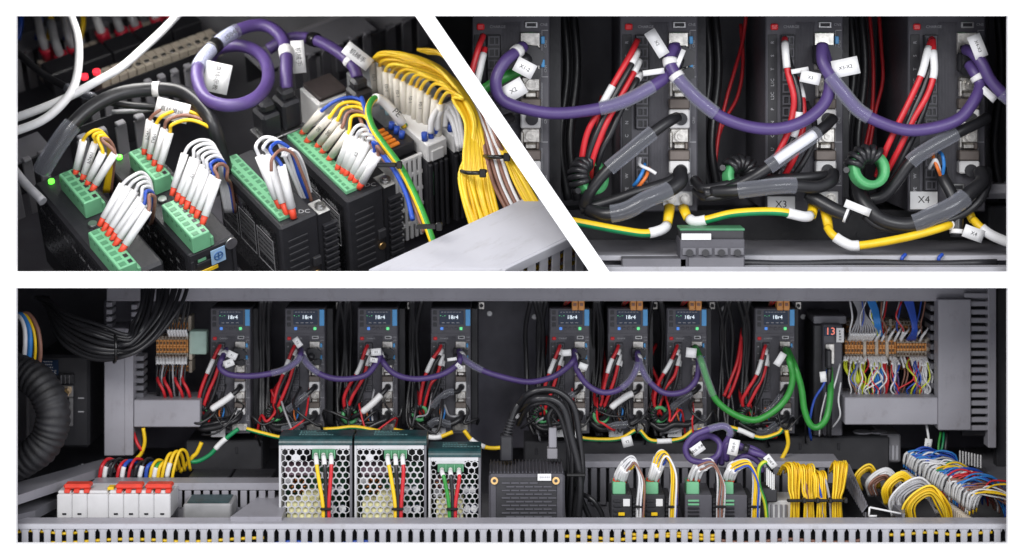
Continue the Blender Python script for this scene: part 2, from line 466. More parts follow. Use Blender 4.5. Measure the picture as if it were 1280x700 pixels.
# ------------------------------------------------------------------ everything stops where it meets the partitions
CP = V((0, -D, H))
def sight_plane(a, b, keep):
    p, q, k = at(*a, 0), at(*b, 0), at(*keep, 0)
    n = (p - CP).cross(q - CP).normalized()
    if n.dot(k - CP) < 0: n = -n
    return n
def trim(objs, planes, gap=0.004):
    import bmesh
    for o in objs:
        if o.type != 'MESH': continue
        M = W[o.name]
        if o.parent is not None: M = M @ Matrix.Translation(o.location)
        for n in planes:
            q0_ = CP
            if isinstance(n, tuple): n, q0_ = n
            ds = [n.dot(M @ v.co - q0_) for v in o.data.vertices]
            if not ds or min(ds) >= gap: continue
            if o.data.users > 1: o.data = o.data.copy()
            bm = bmesh.new(); bm.from_mesh(o.data)
            Mi = M.inverted()
            pc = Mi @ (q0_ + n * gap); pn = (Mi.to_3x3() @ n).normalized()
            bmesh.ops.bisect_plane(bm, geom=bm.verts[:] + bm.edges[:] + bm.faces[:], plane_co=pc, plane_no=pn, clear_inner=True)
            es = [e for e in bm.edges if e.is_boundary]
            if es: bmesh.ops.holes_fill(bm, edges=es, sides=0)
            bm.to_mesh(o.data); bm.free()
    for o in objs:
        if o.type == 'MESH' and len(o.data.polygons) == 0:
            if not o.children: bpy.data.objects.remove(o)
BOARD_BACK = (V((0, 1, 0)), V((0, 0.006, 0)))
def section(): return set(COL.objects)
DIAG_R = sight_plane((531, 14), (749.5, 347), (1000, 100))
DIAG_L = -DIAG_R
SLAB_UP = sight_plane((100, 350), (1200, 350), (600, 100))
SIDE_L = sight_plane((-28, 100), (-28, 600), (600, 300))
SIDE_R = sight_plane((1308, 100), (1308, 600), (600, 300))
# ------------------------------------------------------------------ servo drive, drawn in its own units (50 wide, 157 tall), front face looking to -y
def servo_drive(label, plate, px0, pytop, y, unit, pale=False, group=None, pv=149.5):
    s = unit; o3 = at(px0, pytop, y)
    t = thing('servo_drive', label, 'servo drive', Matrix.Translation(o3), group)
    def B(mb, u0, u1, v0, v1, d0, d1, b=0.4, m=0):
        mb.box(u0 * s, u1 * s, -d1 * s, -d0 * s, -v1 * s, -v0 * s, b * s, m); return mb
    def P(name, m, *boxes, parent=None, b=0.4):
        mb = MB()
        for bx in boxes: B(mb, *bx, b=b)
        return build(mb, name, m, parent or t, world=False)
    def L(body, size, u, v, d, m=WINK, rot=0, parent=None):
        M = Matrix.Translation((u * s, -d * s, -v * s)) @ Matrix.Rotation(rad(90), 4, 'X') @ Matrix.Rotation(rad(rot), 4, 'Z')
        return text(body, size * s, M, m, parent or t, world=False)
    P('housing', DRV, (0, 50, 0, 157, -105, 0), b=0.8)
    P('heat_sink', BLKM, *[(50.4, 58, 4, 150, -100 + k * 9, -96 + k * 9) for k in range(9)], b=0.3)
    mb = B(MB(), 59, 66, 0, 9, -60, -54); br = build(mb, 'mounting_bracket', SIL, t, world=False)
    build(MB().cyl((62.5 * s, 53.6 * s, -4.5 * s), (62.5 * s, 52.4 * s, -4.5 * s), 2.4 * s, 12), 'bolt', BLKM, br, world=False)
    # display section
    P('display_panel', DRV, (0.8, 49.2, 1, 31.5, 0, 1.2))
    sc = P('screen', SCRN, (11, 41, 3, 20.5, 1.2, 1.7), b=0.2)
    L('18r4', 6.9, 28, 11.4, 1.95, LEDW, parent=sc)
    L('- . -', 5, 15, 9, 1.95, LEDSG, parent=sc)
    mb = MB()
    for k in range(7): B(mb, 13 + k * 3.7, 15.5 + k * 3.7, 4.6, 5.2, 1.7, 1.8, b=0)
    for k in range(4): B(mb, 14 + k * 6, 17.5 + k * 6, 17.8, 18.6, 1.7, 1.8, b=0)
    build(mb, 'status_marks', WINK, sc, world=False)
    P('blue_strip', BSTR, (43.5, 49.4, 1.6, 22, 1.3, 2.0), b=0.3)
    for k, m in enumerate((LEDB, DRV, DRV, DRV, LEDSG)):
        P('key', m, (12 + k * 6, 15.6 + k * 6, 23.6, 27.2, 1.3, 2.4), b=0.6)
    for k in range(3): P('side_key', BLK, (3, 7.5, 3 + k * 7.5, 8 + k * 7.5, 1.3, 1.9))
    # ribbed lower face
    mb = MB()
    for k in range(13): B(mb, 19.5 + k * 0.95, 20 + k * 0.95, 35, 150, 0, 0.5, b=0.1)
    build(mb, 'ribbed_face', DRV, t, world=False)
    P('charge_led', LEDD, (3.2, 8, 36, 40, 0, 1.6), b=1.1)
    L('CHARGE', 2.6, 16.5, 38, 0.6)
    us = P('usb_port', STEEL, (34, 42.5, 34.6, 38.8, 0, 0.8))
    P('port_slot', BLK, (35.2, 41.3, 35.6, 37.8, 0.8, 1.0), parent=us, b=0.1)
    L('CN5', 2.4, 46.3, 36.6, 0.4)
    # left legend column
    lg = P('legend_strip', DRVD, (1.4, 7.4, 43, 152, 0, 0.6), b=0.2)
    for k, w_ in enumerate(('R', 'S', 'T', 'L1C', 'L2C', 'P', 'N', 'C', 'U', 'V', 'W', 'PE')):
        L(w_, 3.0, 4.4, 48 + k * 8.6, 0.8, rot=90, parent=lg)
    # power connector with sockets
    for v0, n in ((43, 8), (113, 4)):
        blk = P('power_connector', BLK, (9.5, 18.6, v0, v0 + n * 7.6, 0, 3.2), b=0.5)
        mb = MB()
        for k in range(n):
            vv = v0 + 1 + k * 7.6
            for (a, b_, c, d) in ((10.4, 17.8, vv, vv + 1), (10.4, 17.8, vv + 5, vv + 6), (10.4, 11.4, vv + 1, vv + 5), (14.2, 15, vv + 1, vv + 5), (16.8, 17.8, vv + 1, vv + 5)):
                B(mb, a, b_, c, d, 3.2, 4.4, b=0)
        build(mb, 'socket_frame', DRV, blk, world=False)
    # data ports
    pt = P('data_port', SIL, (31, 44, 41.5, 66, 0, 2.2), b=0.6)
    P('port_slot', BLK, (33, 42.5, 50, 52.5, 2.2, 2.5), (33, 42.5, 63, 65, 2.2, 2.5), parent=pt, b=0.1)
    for v in (44, 59): P('latch', BSTR, (44.4, 46.8, v, v + 5, 0, 2.6))
    for v, w_ in ((49, 'CN3'), (65, 'CN4'), (98, 'CN1'), (136, 'CN2')): L(w_, 2.4, 47.4, v, 0.4, rot=90)
    mb = MB()
    for (a, b_, c, d) in ((44.9, 45.2, 40, 70), (44.9, 49, 70, 70.4), (44.9, 49, 40, 40.4), (44.9, 45.2, 74, 112), (44.9, 49, 112, 112.4), (44.9, 45.2, 116, 140), (44.9, 49, 140, 140.4)):
        B(mb, a, b_, c, d, 0.05, 0.35, b=0)
    build(mb, 'printed_line', WINK, t, world=False)
    for v0 in (70, 103):
        sh = P('encoder_shell', SIL, (31.8, 44, v0, v0 + 9.6, 0, 6), (34, 42, v0 + 9.8, v0 + 13.6, 0, 5), (31, 33.4, v0 + 2, v0 + 13, 6.1, 8), b=0.9)
        mb = MB()
        mb.cyl((38 * s, -6 * s, -(v0 + 5) * s), (38 * s, -10 * s, -(v0 + 5) * s), 3.4 * s, 14)
        mb.cyl((38 * s, -10 * s, -(v0 + 5) * s), (38 * s, -11.5 * s, -(v0 + 5) * s), 1.8 * s, 10)
        build(mb, 'thumb_screw', SIL, sh, world=False)
        P('dark_clamp', TAUPE, (31, 44.4, v0 + 14, v0 + 20.6, 0, 8), (41, 43.5, v0 + 9, v0 + 13.8, 2, 7), b=0.8)
        cs = P('cable_socket', WHT, (31.2, 44.2, v0 + 21, v0 + 33 - (4 if v0 > 80 else 0), 0, 8.5), b=0.8)
        build(MB().cyl((38.5 * s, -8.5 * s, -(v0 + 27) * s), (38.5 * s, -10 * s, -(v0 + 27) * s), 4.1 * s, 14), 'grommet', BLK, cs, world=False)
    gp = P('ground_plate', SIL if unit < 0.0015 else WHT, (27.5, 46.5, 144, 153, 0, 2), b=0.4)
    for u in (32.5, 41.5):
        mb = MB().cyl((u * s, -2 * s, -148.5 * s), (u * s, -2.8 * s, -148.5 * s), 3.8 * s, 14)
        mb.cyl((u * s, -2.8 * s, -148.5 * s), (u * s, -5 * s, -148.5 * s), 2.9 * s, 6)
        build(mb, 'screw', SIL, gp, world=False)
    if plate:
        pl = P('name_plate', TAG, (1, 18.8, pv, pv + 11.5, 0.6, 1.8), b=0.3)
        L(plate, 6.4, 9.8, pv + 5.3, 1.95, INK, parent=pl)
    # lower signal port
    sp = P('signal_port', STEEL, (29, 36, 139, 143.4, 0, 1.2), b=0.3)
    P('port_slot', BLK, (30, 35, 140, 142.4, 1.2, 1.4), parent=sp, b=0.1)
    def loc(u, v, d): return W[t.name] @ V((u * s, -d * s, -v * s))
    return t, loc
def net_plug(parent, loc, s, u, v, ang=0):
    """black moulded network plug seated in a drive port, the cable leaving its nose"""
    c = loc(u, v, 2.2)
    T = Matrix.Translation(c) @ Matrix.Rotation(rad(ang), 4, 'Y')
    mb = MB().box(-7.5 * s, 6.8 * s, -8 * s, 0, -6 * s, 6.5 * s, 1.2 * s, T=T)
    mb.prism([T @ V((x * s, -6 * s, z * s)) for x, z in ((-6, 5.5), (4, 6.5), (10.5, 3), (9.5, -5), (2, -7), (-6, -6))], T.to_3x3() @ V((0, -5 * s, 0)))
    mb.prism([T @ V((x * s, -3 * s, z * s)) for x, z in ((6, -7), (10, -8), (10, -14), (4, -15), (0, -10))], T.to_3x3() @ V((0, -6 * s, 0)))
    o = build(mb, 'network_plug', BLK, parent)
    b = T @ V((-1 * s, -11 * s, -2 * s)); e = T @ V((-3 * s, -15 * s, -6 * s))
    build(MB().tube([b, e], 4.6 * s, 12), 'strain_relief', BLK, o)
    return o
def ferrite(label, c, R, wd, tilt, yaw, group=None, coil=5, arc=None, r=0.0022):
    """green ferrite ring; black leads wound round one side are its own thing, made apart"""
    M = Matrix.Rotation(rad(yaw), 3, 'Z') @ Matrix.Rotation(rad(90 + tilt), 3, 'X')
    mb = MB().ring(c, R * 0.62, R, wd, M, 28)
    o = build(mb, 'ferrite_ring', FER, M=Matrix.Translation(c)); meta(o, label, 'ferrite ring', group)
    return o, M
def coil(label, c, R, wd, M, n, a0, a1, r, group=None):
    pts = []
    for k in range(n * 8 + 1):
        f = k / 8; a = rad(a0 + (a1 - a0) * f / n); ph = 2 * math.pi * f
        rr = R * 0.81 + (R * 0.19 + r * 1.15) * math.cos(ph); zz = (wd / 2 + r * 1.15) * math.sin(ph)
        pts.append(V(c) + M @ V((rr * math.cos(a), rr * math.sin(a), zz)))
    o = build(MB().tube(pts, r, 7), 'wound_lead', BCAB); meta(o, label, 'wire', group)
    return o
# ================================================================== upper right opening: four drives seen close
def S(y): return (D + y) / D / 1000      # metres per picture pixel at depth y
Y2 = 0.15
BEFORE = section()
U2 = 97 / 50 * S(Y2)
tops = 20 - (36.5 - 5.5) * 1.94
loc2 = []
for px, plate, lab in ((590, None, 'close charcoal servo drive cut off by the slanted white strip'), (775, None, 'close charcoal servo drive with two ground bolts, above the small green topped terminal block'),
                       (957, 'X3', 'close charcoal servo drive with the X3 plate'), (1135, 'X4', 'close charcoal servo drive with the X4 plate at the right edge')):
    t, l = servo_drive(lab, plate, px, tops, Y2, U2, group='large servo drives in the upper right view', pv=144 if plate == 'X4' else 147)
    loc2.append(l)
def c2(pts): return [at(x, y, d) for (x, y, d) in pts]
s2 = U2
# purple bus cables
o, p = cable('purple_cable', 'thick purple cable looping from the drive at the slanted strip to the second drive', 'cable',
      c2([(654, 58, .11), (645, 66, .095), (630, 78, .085), (621, 100, .08), (624, 120, .08), (645, 133, .08), (690, 141, .08), (740, 138, .08), (778, 127, .08), (810, 110, .085), (832, 95, .095), (842, 82, .105), (843, 66, .11), (843, 56, .115)]),
      7.6 * S(.085), PUR, [('clear_sleeve', .60, .80, 9 * S(.085), CLR)], 'purple cables across the large drives', n=14)
net_plug(o, loc2[0], s2, 36, 56, 10); net_plug(o, loc2[1], s2, 37, 57)
band(o, p, .045, 9.2 * S(.09), .012, WHT)
card(o, at(656, 85, .085), 26 * S(.085), 19 * S(.085), -28, txt='X1-2', tsize=.007)
card(o, at(642, 113, .09), 30 * S(.09), 22 * S(.09), 30, txt='X2', tsize=.008)
o, p = cable('purple_cable', 'thick purple cable hanging from the second drive to the X3 drive', 'cable',
      c2([(843, 58, .10), (838, 74, .09), (843, 92, .083), (862, 113, .078), (880, 130, .078), (905, 147, .078), (940, 159, .078), (975, 161, .078), (1008, 149, .078), (1030, 128, .085), (1037, 104, .095), (1034, 78, .105), (1029, 62, .115)]),
      7.6 * S(.08), PUR, [('clear_sleeve', .13, .33, 9.2 * S(.08), CLR)], 'purple cables across the large drives', n=14)
net_plug(o, loc2[2], s2, 37, 56)
band(o, p, .07, 9.6 * S(.08), .012, WHT); band(o, p, .13, 9.8 * S(.08), .01, WHT)
card(o, at(821, 54, .085), 36 * S(.085), 15 * S(.085), -58, txt='X2', tsize=.006)
card(o, at(849, 76, .085), 6 * S(.085), 30 * S(.085), -22)
card(o, at(817, 90, .088), 27 * S(.085), 7 * S(.085), 8)
o, p = cable('purple_cable', 'thick purple cable hanging from the X3 drive to the X4 drive', 'cable',
      c2([(1028, 56, .10), (1027, 76, .09), (1036, 93, .083), (1055, 117, .078), (1075, 139, .078), (1100, 154, .078), (1135, 163, .078), (1170, 160, .078), (1200, 147, .08), (1220, 122, .088), (1225, 104, .095), (1219, 90, .10), (1212, 80, .11)]),
      7.6 * S(.08), PUR, [('clear_sleeve', .14, .36, 9.4 * S(.08), CLR)], 'purple cables across the large drives', n=14)
net_plug(o, loc2[3], s2, 38, 61)
card(o, at(1057, 84, .08), 33 * S(.08), 22 * S(.08), 12, yaw=-10, txt='X3-X2', tsize=.0065)
card(o, at(1013, 97, .085), 25 * S(.085), 15 * S(.085), -12, txt='X3', tsize=.006)
card(o, at(1000, 88, .09), 22 * S(.085), 6 * S(.085), 10)
band(o, p, .93, 9.4 * S(.095), .012, WHT)
o, p = cable('purple_cable', 'purple cable leaving the X4 drive at the right edge', 'cable',
      c2([(1208, 62, .12), (1216, 66, .10), (1226, 78, .09), (1240, 100, .085), (1258, 120, .08), (1285, 140, .08)]),
      7.6 * S(.085), PUR, [('clear_sleeve', .68, .95, 9 * S(.085), CLR)], 'purple cables across the large drives', n=14)
card(o, at(1222, 58, .085), 30 * S(.085), 17 * S(.085), -68, txt='X4-X3', tsize=.006)
card(o, at(1236, 118, .085), 22 * S(.085), 9 * S(.085), -42)
# green signal cable at the slanted strip
cable('green_cable', 'short green cable behind the purple loop at the slanted strip', 'cable',
      c2([(650, 88, .12), (630, 97, .11), (608, 110, .105), (585, 126, .10)]), 7 * S(.1), GRN, n=12)
# red and black motor leads
def lead(pts, m, label, sl=(), r=4.0, cat='wire', group=None):
    return cable('motor_lead', label, cat, c2(pts), r * S(.1), m, [('marker_sleeve', a, b, (r + .9) * S(.1), SLV) for a, b in sl], group, n=9)
G = 'motor leads of the close drive '
LE = [
 ([(604, 44, .12), (598, 60, .105), (591, 85, .10), (580, 125, .10)], RED, 'upper red motor lead at the slanted strip', ()),
 ([(606, 60, .12), (602, 76, .11), (597, 100, .105), (590, 130, .10)], RED, 'red motor lead with white sleeve at the slanted strip', ((.12, .7),)),
 ([(797, 50, .125), (788, 68, .11), (768, 102, .10), (750, 137, .095), (735, 165, .095), (727, 195, .10), (728, 218, .12)], RED, 'upper red motor lead of the second close drive', ((.36, .53),)),
 ([(797, 64, .125), (789, 80, .108), (770, 116, .098), (755, 145, .095), (742, 175, .095), (735, 200, .10), (735, 222, .12)], BCAB, 'upper black motor lead of the second close drive', ((.0, .13), )),
 ([(799, 76, .125), (792, 92, .11), (775, 122, .10), (760, 150, .095), (748, 178, .095), (740, 205, .10), (738, 225, .12)], RED, 'lower red motor lead of the second close drive', ((.0, .12),)),
 ([(801, 92, .125), (795, 102, .11), (778, 135, .10), (764, 165, .098), (752, 190, .10), (742, 226, .12)], BCAB, 'lower black motor lead of the second close drive', ((.02, .1),)),
 ([(981, 48, .125), (981, 62, .105), (984, 90, .10), (991, 118, .095), (992, 140, .095), (984, 168, .095), (968, 200, .10), (950, 228, .12)], RED, 'left red motor lead of the X3 drive', ((.06, .23),)),
 ([(983, 64, .125), (988, 82, .108), (996, 108, .098), (999, 135, .096), (994, 165, .096), (980, 195, .10), (960, 230, .12)], BCAB, 'left black motor lead of the X3 drive', ((.45, .62),)),
 ([(996, 98, .125), (1002, 118, .108), (1005, 140, .10), (1003, 165, .098), (994, 195, .10), (978, 224, .12)], RED, 'right red motor lead of the X3 drive', ((.05, .22),)),
 ([(1008, 128, .125), (1018, 150, .11), (1017, 175, .10), (1005, 202, .105), (985, 230, .12)], BCAB, 'right black motor lead of the X3 drive', ()),
 ([(1165, 48, .125), (1160, 64, .105), (1152, 92, .098), (1138, 122, .095), (1122, 155, .095), (1107, 190, .10), (1096, 220, .12)], RED, 'left red motor lead of the X4 drive', ((.10, .30),)),
 ([(1166, 60, .125), (1163, 78, .108), (1155, 108, .10), (1142, 140, .098), (1126, 178, .10), (1108, 222, .12)], BCAB, 'left black motor lead of the X4 drive', ()),
 ([(1166, 50, .12), (1167, 66, .104), (1168, 92, .098), (1158, 120, .095), (1142, 150, .095), (1125, 185, .10), (1105, 222, .12)], RED, 'right red motor lead of the X4 drive', ((.10, .28),)),
 ([(1169, 82, .125), (1166, 100, .11), (1158, 130, .10), (1146, 162, .10), (1128, 200, .105), (1112, 226, .12)], BCAB, 'right black motor lead of the X4 drive', ()),
]
for pts, m, lab, sl in LE: lead(pts, m, lab, sl)
for i, pts in enumerate(([(934, 8, .28), (928, 50, .28), (918, 90, .27), (908, 125, .26), (898, 170, .25), (893, 215, .24)], [(926, 30, .29), (929, 80, .28), (922, 120, .27), (906, 150, .26), (893, 185, .25), (888, 220, .24)],
            [(1098, 8, .29), (1102, 60, .28), (1103, 100, .27), (1094, 140, .26), (1086, 190, .25)], [(1086, 8, .29), (1091, 70, .28), (1091, 115, .27), (1088, 150, .26), (1080, 190, .25)],
            [(752, 120, .28), (745, 170, .26), (735, 215, .22)], [(762, 130, .28), (752, 180, .26), (742, 215, .22)])):
    lead(pts, RED, ('higher red lead in the dark gap left of the X3 drive', 'lower red lead in the dark gap left of the X3 drive', 'right red lead in the dark gap before the X4 drive', 'left red lead in the dark gap before the X4 drive', 'left red lead deep behind the second close drive leads', 'right red lead deep behind the second close drive leads')[i], r=2.5)
for i, x in enumerate((704, 716, 882, 893, 1062, 1076, 1247)):     # dark vertical leads in the gaps
    lead([(x, 10, .27), (x + 5, 90, .26), (x - 4, 180, .24), (x + 6, 250, .24)], BCAB,
         ('left black lead in the gap after the first close drive', 'right black lead in the gap after the first close drive', 'left black lead in the gap after the second close drive', 'right black lead in the gap after the second close drive',
          'left black lead in the gap after the X3 drive', 'right black lead in the gap after the X3 drive', 'black lead beside the X4 drive')[i], r=6)
# ferrite rings and their windings
for i, (x, y, y_, R, tl, yw, a0, a1, where) in enumerate(((738, 222, .105, 23, -18, 35, 100, 215, 'under the second close drive leads'), (925, 222, .115, 22, -15, 25, 20, 150, 'beside the X3 drive'), (1086, 212, .085, 25, -14, 12, 55, 180, 'beside the X4 drive'))):
    c = at(x, y, y_); Rm = R * S(y_)
    f, M = ferrite('green ferrite ring ' + where, c, Rm, Rm * .75, tl, yw, 'green ferrite rings of the large drives')
    coil('black lead wound round the green ferrite ring ' + where, c, Rm, Rm * .75, M, 6, a0, a1, 4.0 * S(y_))
# encoder cables with clear shrink tubes
EN = [
 ([(846, 147, .115), (836, 152, .10), (812, 168, .09), (785, 190, .085), (758, 214, .085), (738, 240, .09), (730, 258, .10)], 7.2, .26, .66, 'black encoder cable slanting down from the second close drive', None),
 ([(850, 214, .115), (850, 226, .10), (836, 238, .09), (810, 250, .08), (782, 262, .08), (755, 268, .085), (735, 262, .10)], 9, .26, .78, 'lowest black encoder cable of the second close drive', None),
 ([(850, 216, .12), (835, 226, .11), (800, 238, .10), (765, 250, .10), (725, 262, .10)], 6.5, 0, 0, 'thin black encoder cable behind the lowest one of the second close drive', None),
 ([(1041, 148, .115), (1030, 158, .10), (1012, 172, .088), (985, 192, .085), (955, 213, .085), (935, 226, .09), (905, 238, .10), (880, 242, .10)], 7.2, .18, .56, 'black encoder cable slanting down from the X3 drive', 'white'),
 ([(1041, 216, .115), (1040, 226, .10), (1020, 234, .09), (985, 231, .08), (950, 234, .08), (920, 239, .085), (890, 240, .10)], 8, .40, .80, 'lowest black encoder cable of the X3 drive', None),
 ([(1040, 218, .12), (1010, 222, .105), (960, 224, .10), (915, 230, .10), (880, 236, .105), (868, 225, .13)], 6.5, 0, 0, 'upper thin black cable below the X3 drive', None),
 ([(1042, 224, .11), (1020, 233, .10), (975, 232, .10), (930, 238, .10), (885, 248, .10), (870, 238, .13)], 6, 0, 0, 'lower thin black cable below the X3 drive', None),
 ([(1234, 147, .115), (1222, 154, .10), (1200, 165, .09), (1170, 180, .085), (1140, 201, .085), (1122, 226, .09), (1105, 245, .10), (1085, 250, .11)], 7.2, .28, .62, 'black encoder cable slanting down from the X4 drive', None),
 ([(1226, 214, .115), (1228, 226, .10), (1215, 240, .09), (1194, 255, .08), (1166, 270, .08), (1136, 280, .085), (1102, 274, .09), (1080, 252, .10), (1073, 232, .12)], 9.5, .24, .56, 'lowest black encoder cable of the X4 drive', None),
 ([(1234, 212, .12), (1234, 232, .10), (1222, 254, .09), (1195, 272, .09), (1150, 284, .09), (1105, 284, .09), (1080, 270, .10)], 5.5, 0, 0, 'thin black cable under the lowest one of the X4 drive', None),
 ([(1176, 212, .125), (1180, 226, .11), (1190, 245, .10), (1197, 270, .095), (1196, 296, .09)], 8, 0, 0, 'black cable end hanging below the X4 drive', None),
 ([(640, 147, .115), (625, 152, .10), (600, 158, .09), (570, 162, .085)], 7, .3, .7, 'black encoder cable at the slanted strip', None),
 ([(1010, 243, .11), (1025, 252, .10), (1045, 263, .09), (1062, 270, .085)], 9, 0, 0, 'black sleeved cable stub below the X3 drive', None),
]
for pts, r, a, b, lab, ins in EN:
    o, p = cable('encoder_cable', lab, 'cable', c2(pts), r * S(.09), BCAB, n=12)
    if b: build(MB().tube(portion(p, a, b), (r + 2.4) * S(.09), 14, caps=False), 'clear_sleeve', CLR, o)
    if ins: build(MB().tube([q + V((0, -0.002, 0.001)) for q in portion(p, a + .03, b - .06)], (r - .6) * S(.09), 10), 'white_insert', SLV, o)
    if 'stub' in lab or 'end hanging' in lab: band(o, p, .93, (r + 1.2) * S(.09), .03, WHT)
# loose coloured encoder cores
for i, (pts, m, lab) in enumerate((
  ([(806, 205, .115), (803, 215, .10), (797, 226, .10), (792, 232, .11)], LBLU, 'blue core at the foot of the second close drive'),
  ([(811, 210, .115), (808, 220, .10), (801, 230, .10), (796, 236, .11)], mat('orange_insulation', (.7, .17, .03), .4), 'orange core at the foot of the second close drive'),
  ([(800, 198, .12), (800, 206, .105), (812, 212, .10), (820, 217, .10)], WWIRE, 'white core at the foot of the second close drive'),
  ([(1166, 190, .12), (1167, 198, .105), (1172, 210, .10), (1176, 220, .11)], MATS['orange_insulation'], 'orange core at the foot of the X4 drive'),
  ([(1174, 190, .12), (1178, 194, .10), (1180, 206, .10), (1178, 220, .11)], LBLU, 'blue core at the foot of the X4 drive'),
  ([(1162, 210, .12), (1165, 204, .105), (1170, 200, .10), (1176, 216, .11)], WWIRE, 'white core at the foot of the X4 drive'))):
    cable('signal_core', lab, 'wire', c2(pts), 2.3 * S(.1), m)
# earth wires
def earth(pts, boot, lab, sl, plain=False, boot2=None):
    o, p = cable('earth_wire', lab, 'wire', c2(pts), 5.2 * S(.09), None, group=None, n=12, stripe=None if plain else (1, (0, 1, 2, 3, 4, 5)), mats=[YEL, mat('earth_green', (.01, .25, .09), .4)])
    for a, b in sl: build(MB().tube(portion(p, a, b), 6.6 * S(.09), 12), 'marker_sleeve', SLV, o)
    for bt in [b for b in (boot, boot2) if b]:
        (x0, y0), (x1, y1) = bt
        mb = MB().tube(c2([(x0, y0, .12), ((x0 + x1) / 2, (y0 + y1) / 2, .105), (x1, y1, .10)]), 7.2 * S(.1), 8, r1=5.8 * S(.1), flat=0.7)
        build(mb, 'terminal_boot', YEL, o)
earth([(690, 272, .08), (730, 279, .08), (775, 287, .08), (806, 291, .08), (828, 288, .085), (835, 280, .10)], ((837, 258), (834, 282)), 'green and yellow earth wire ending at the left bolt of the second close drive', ((.78, .97),))
earth([(860, 272, .10), (868, 278, .09), (885, 275, .085), (915, 267, .08), (950, 264, .08), (980, 266, .08), (1006, 270, .085), (1015, 268, .10)], ((854, 259), (860, 274)), 'green and yellow earth wire linking the second close drive to the X3 drive', ((.02, .16), (.76, .96)), boot2=((1017, 256), (1014, 272)))
earth([(1034, 284, .10), (1042, 294, .09), (1060, 305, .085), (1072, 306, .08), (1105, 302, .08), (1145, 293, .08), (1182, 283, .085), (1190, 278, .10)], ((1031, 258), (1036, 286)), 'plain yellow earth wire hanging between the X3 and X4 drives', ((.10, .28), (.93, .99)), True)
earth([(1216, 274, .10), (1224, 284, .09), (1240, 294, .085), (1262, 303, .08), (1290, 312, .08)], ((1207, 258), (1217, 277)), 'white sleeved earth wire leaving the X4 drive at the right edge', ((.2, .98),), True)
k = thing('hanging_tag', 'white tag hanging below the X4 drive marked X4', 'label', at(1217, 292, .08)); card(k, at(1217, 292, .08), 26 * S(.08), 16 * S(.08), -20, txt='X4', tsize=.007)
k = thing('hanging_tag', 'white tag below the right foot of the X3 drive', 'label', at(1072, 260, .08)); card(k, at(1072, 260, .08), 34 * S(.08), 10 * S(.08), -22)
# ledge, rails and tubes at the foot
def box3(mb, px0, px1, py0, py1, y0, y1, b=0.0008, m=0):
    a = at(px0, py0, y0); e = at(px1, py1, y0)
    return mb.box(a.x, e.x, y0, y1, e.z, a.z, b, m)
o = build(box3(MB(), 600, 1300, 262, 320, .29, .36), 'back_flange', DRVD); meta(o, 'black steel flange along the foot of the close drives', 'flange')
for x in (740, 981, 1074, 1250):
    p = at(x, 293, .29); build(MB().cyl(p + V((0, -.002, 0)), p + V((0, .001, 0)), 4 * S(.29), 12), 'bolt', DRVD, o)
o = build(box3(MB(), 560, 1300, 318, 346, .10, .28), 'steel_ledge', MGREY); meta(o, 'grey steel ledge running below the close drives', 'ledge')
o = build(box3(MB(), 560, 1300, 319.5, 326, .080, .0965), 'pale_rail', LGREY); meta(o, 'pale grey rail along the front of the grey ledge', 'rail')
p0 = at(860, 329, .066); p1 = at(1246, 329, .066)
o = build(MB().tube([p0 + V(((p1.x - p0.x) * i / 14, 0, .001 * math.sin(i))) for i in range(15)], 4.5 * S(.07), 10), 'rubber_strip', BLK); meta(o, 'black rubber strip lying along the pale rail', 'rubber strip')
o = build(box3(MB(), 560, 1300, 334, 352, .035, .06), 'cover_strip', LGREY); meta(o, 'lowest pale grey cover strip under the rubber strip', 'rail')
o = build(box3(MB(), 778, 858, 323.5, 345, .045, .0785), 'dark_cover', DGREY); meta(o, 'dull grey cover plate left of the small terminal block', 'cover')
for x, lab in ((1128, 'left'), (1174, 'right')):
    cable('cable_end', lab + ' short blue wire end lying on the pale rail', 'wire', [at(x - 1, 327, .075), at(x, 322, .074), at(x + 4, 318, .078)], 2.4 * S(.08), BLU)
# small terminal block on the rail
t = thing('terminal_block', 'small grey terminal block with green top and white marker on the ledge', 'terminal block', at(850, 336, .05))
build(box3(MB(), 850, 931, 299, 338, .045, .10, .001), 'housing', DRV, t)
build(box3(MB(), 851, 930, 288, 299, .05, .095, .001), 'cap', DRVD, t)
build(box3(MB(), 850, 931, 285.5, 288.5, .05, .096, .0006), 'green_lid', PLUGD, t)
build(box3(MB(), 852, 889, 292, 300, .0425, .0447, .0004), 'marker_card', TAG, t)
mb = MB()
for k in range(4): box3(mb, 853 + k * 20, 870 + k * 20, 310, 319, .0425, .0449, .0006)
build(mb, 'clamp_row', DGREY, t)
for k in range(4): build(MB().cyl(at(862 + k * 20, 316, .0424), at(862 + k * 20, 316, .039), 4.5 * S(.04), 12), 'screw', BLK, t)
build(box3(MB(), 861, 930, 322, 338, .042, .0448, .0006), 'front_lip', DGREY, t)
# grey motor lid at the right edge
t = thing('lidded_box', 'dark box with rounded pale lid behind the X4 drive at the right edge', 'box', at(1250, 262, .2))
build(box3(MB(), 1236, 1300, 258, 300, .2, .27, .002), 'housing', DRVD, t)
build(box3(MB(), 1228, 1300, 231, 249, .2, .27, .008), 'lid', LGREY, t)

trim([o for o in COL.objects if o not in BEFORE], [DIAG_R, SLAB_UP, SIDE_R, BOARD_BACK])
# ================================================================== lower opening: the whole cabinet
B3 = section()
YD = 0.27; UD = S(YD)
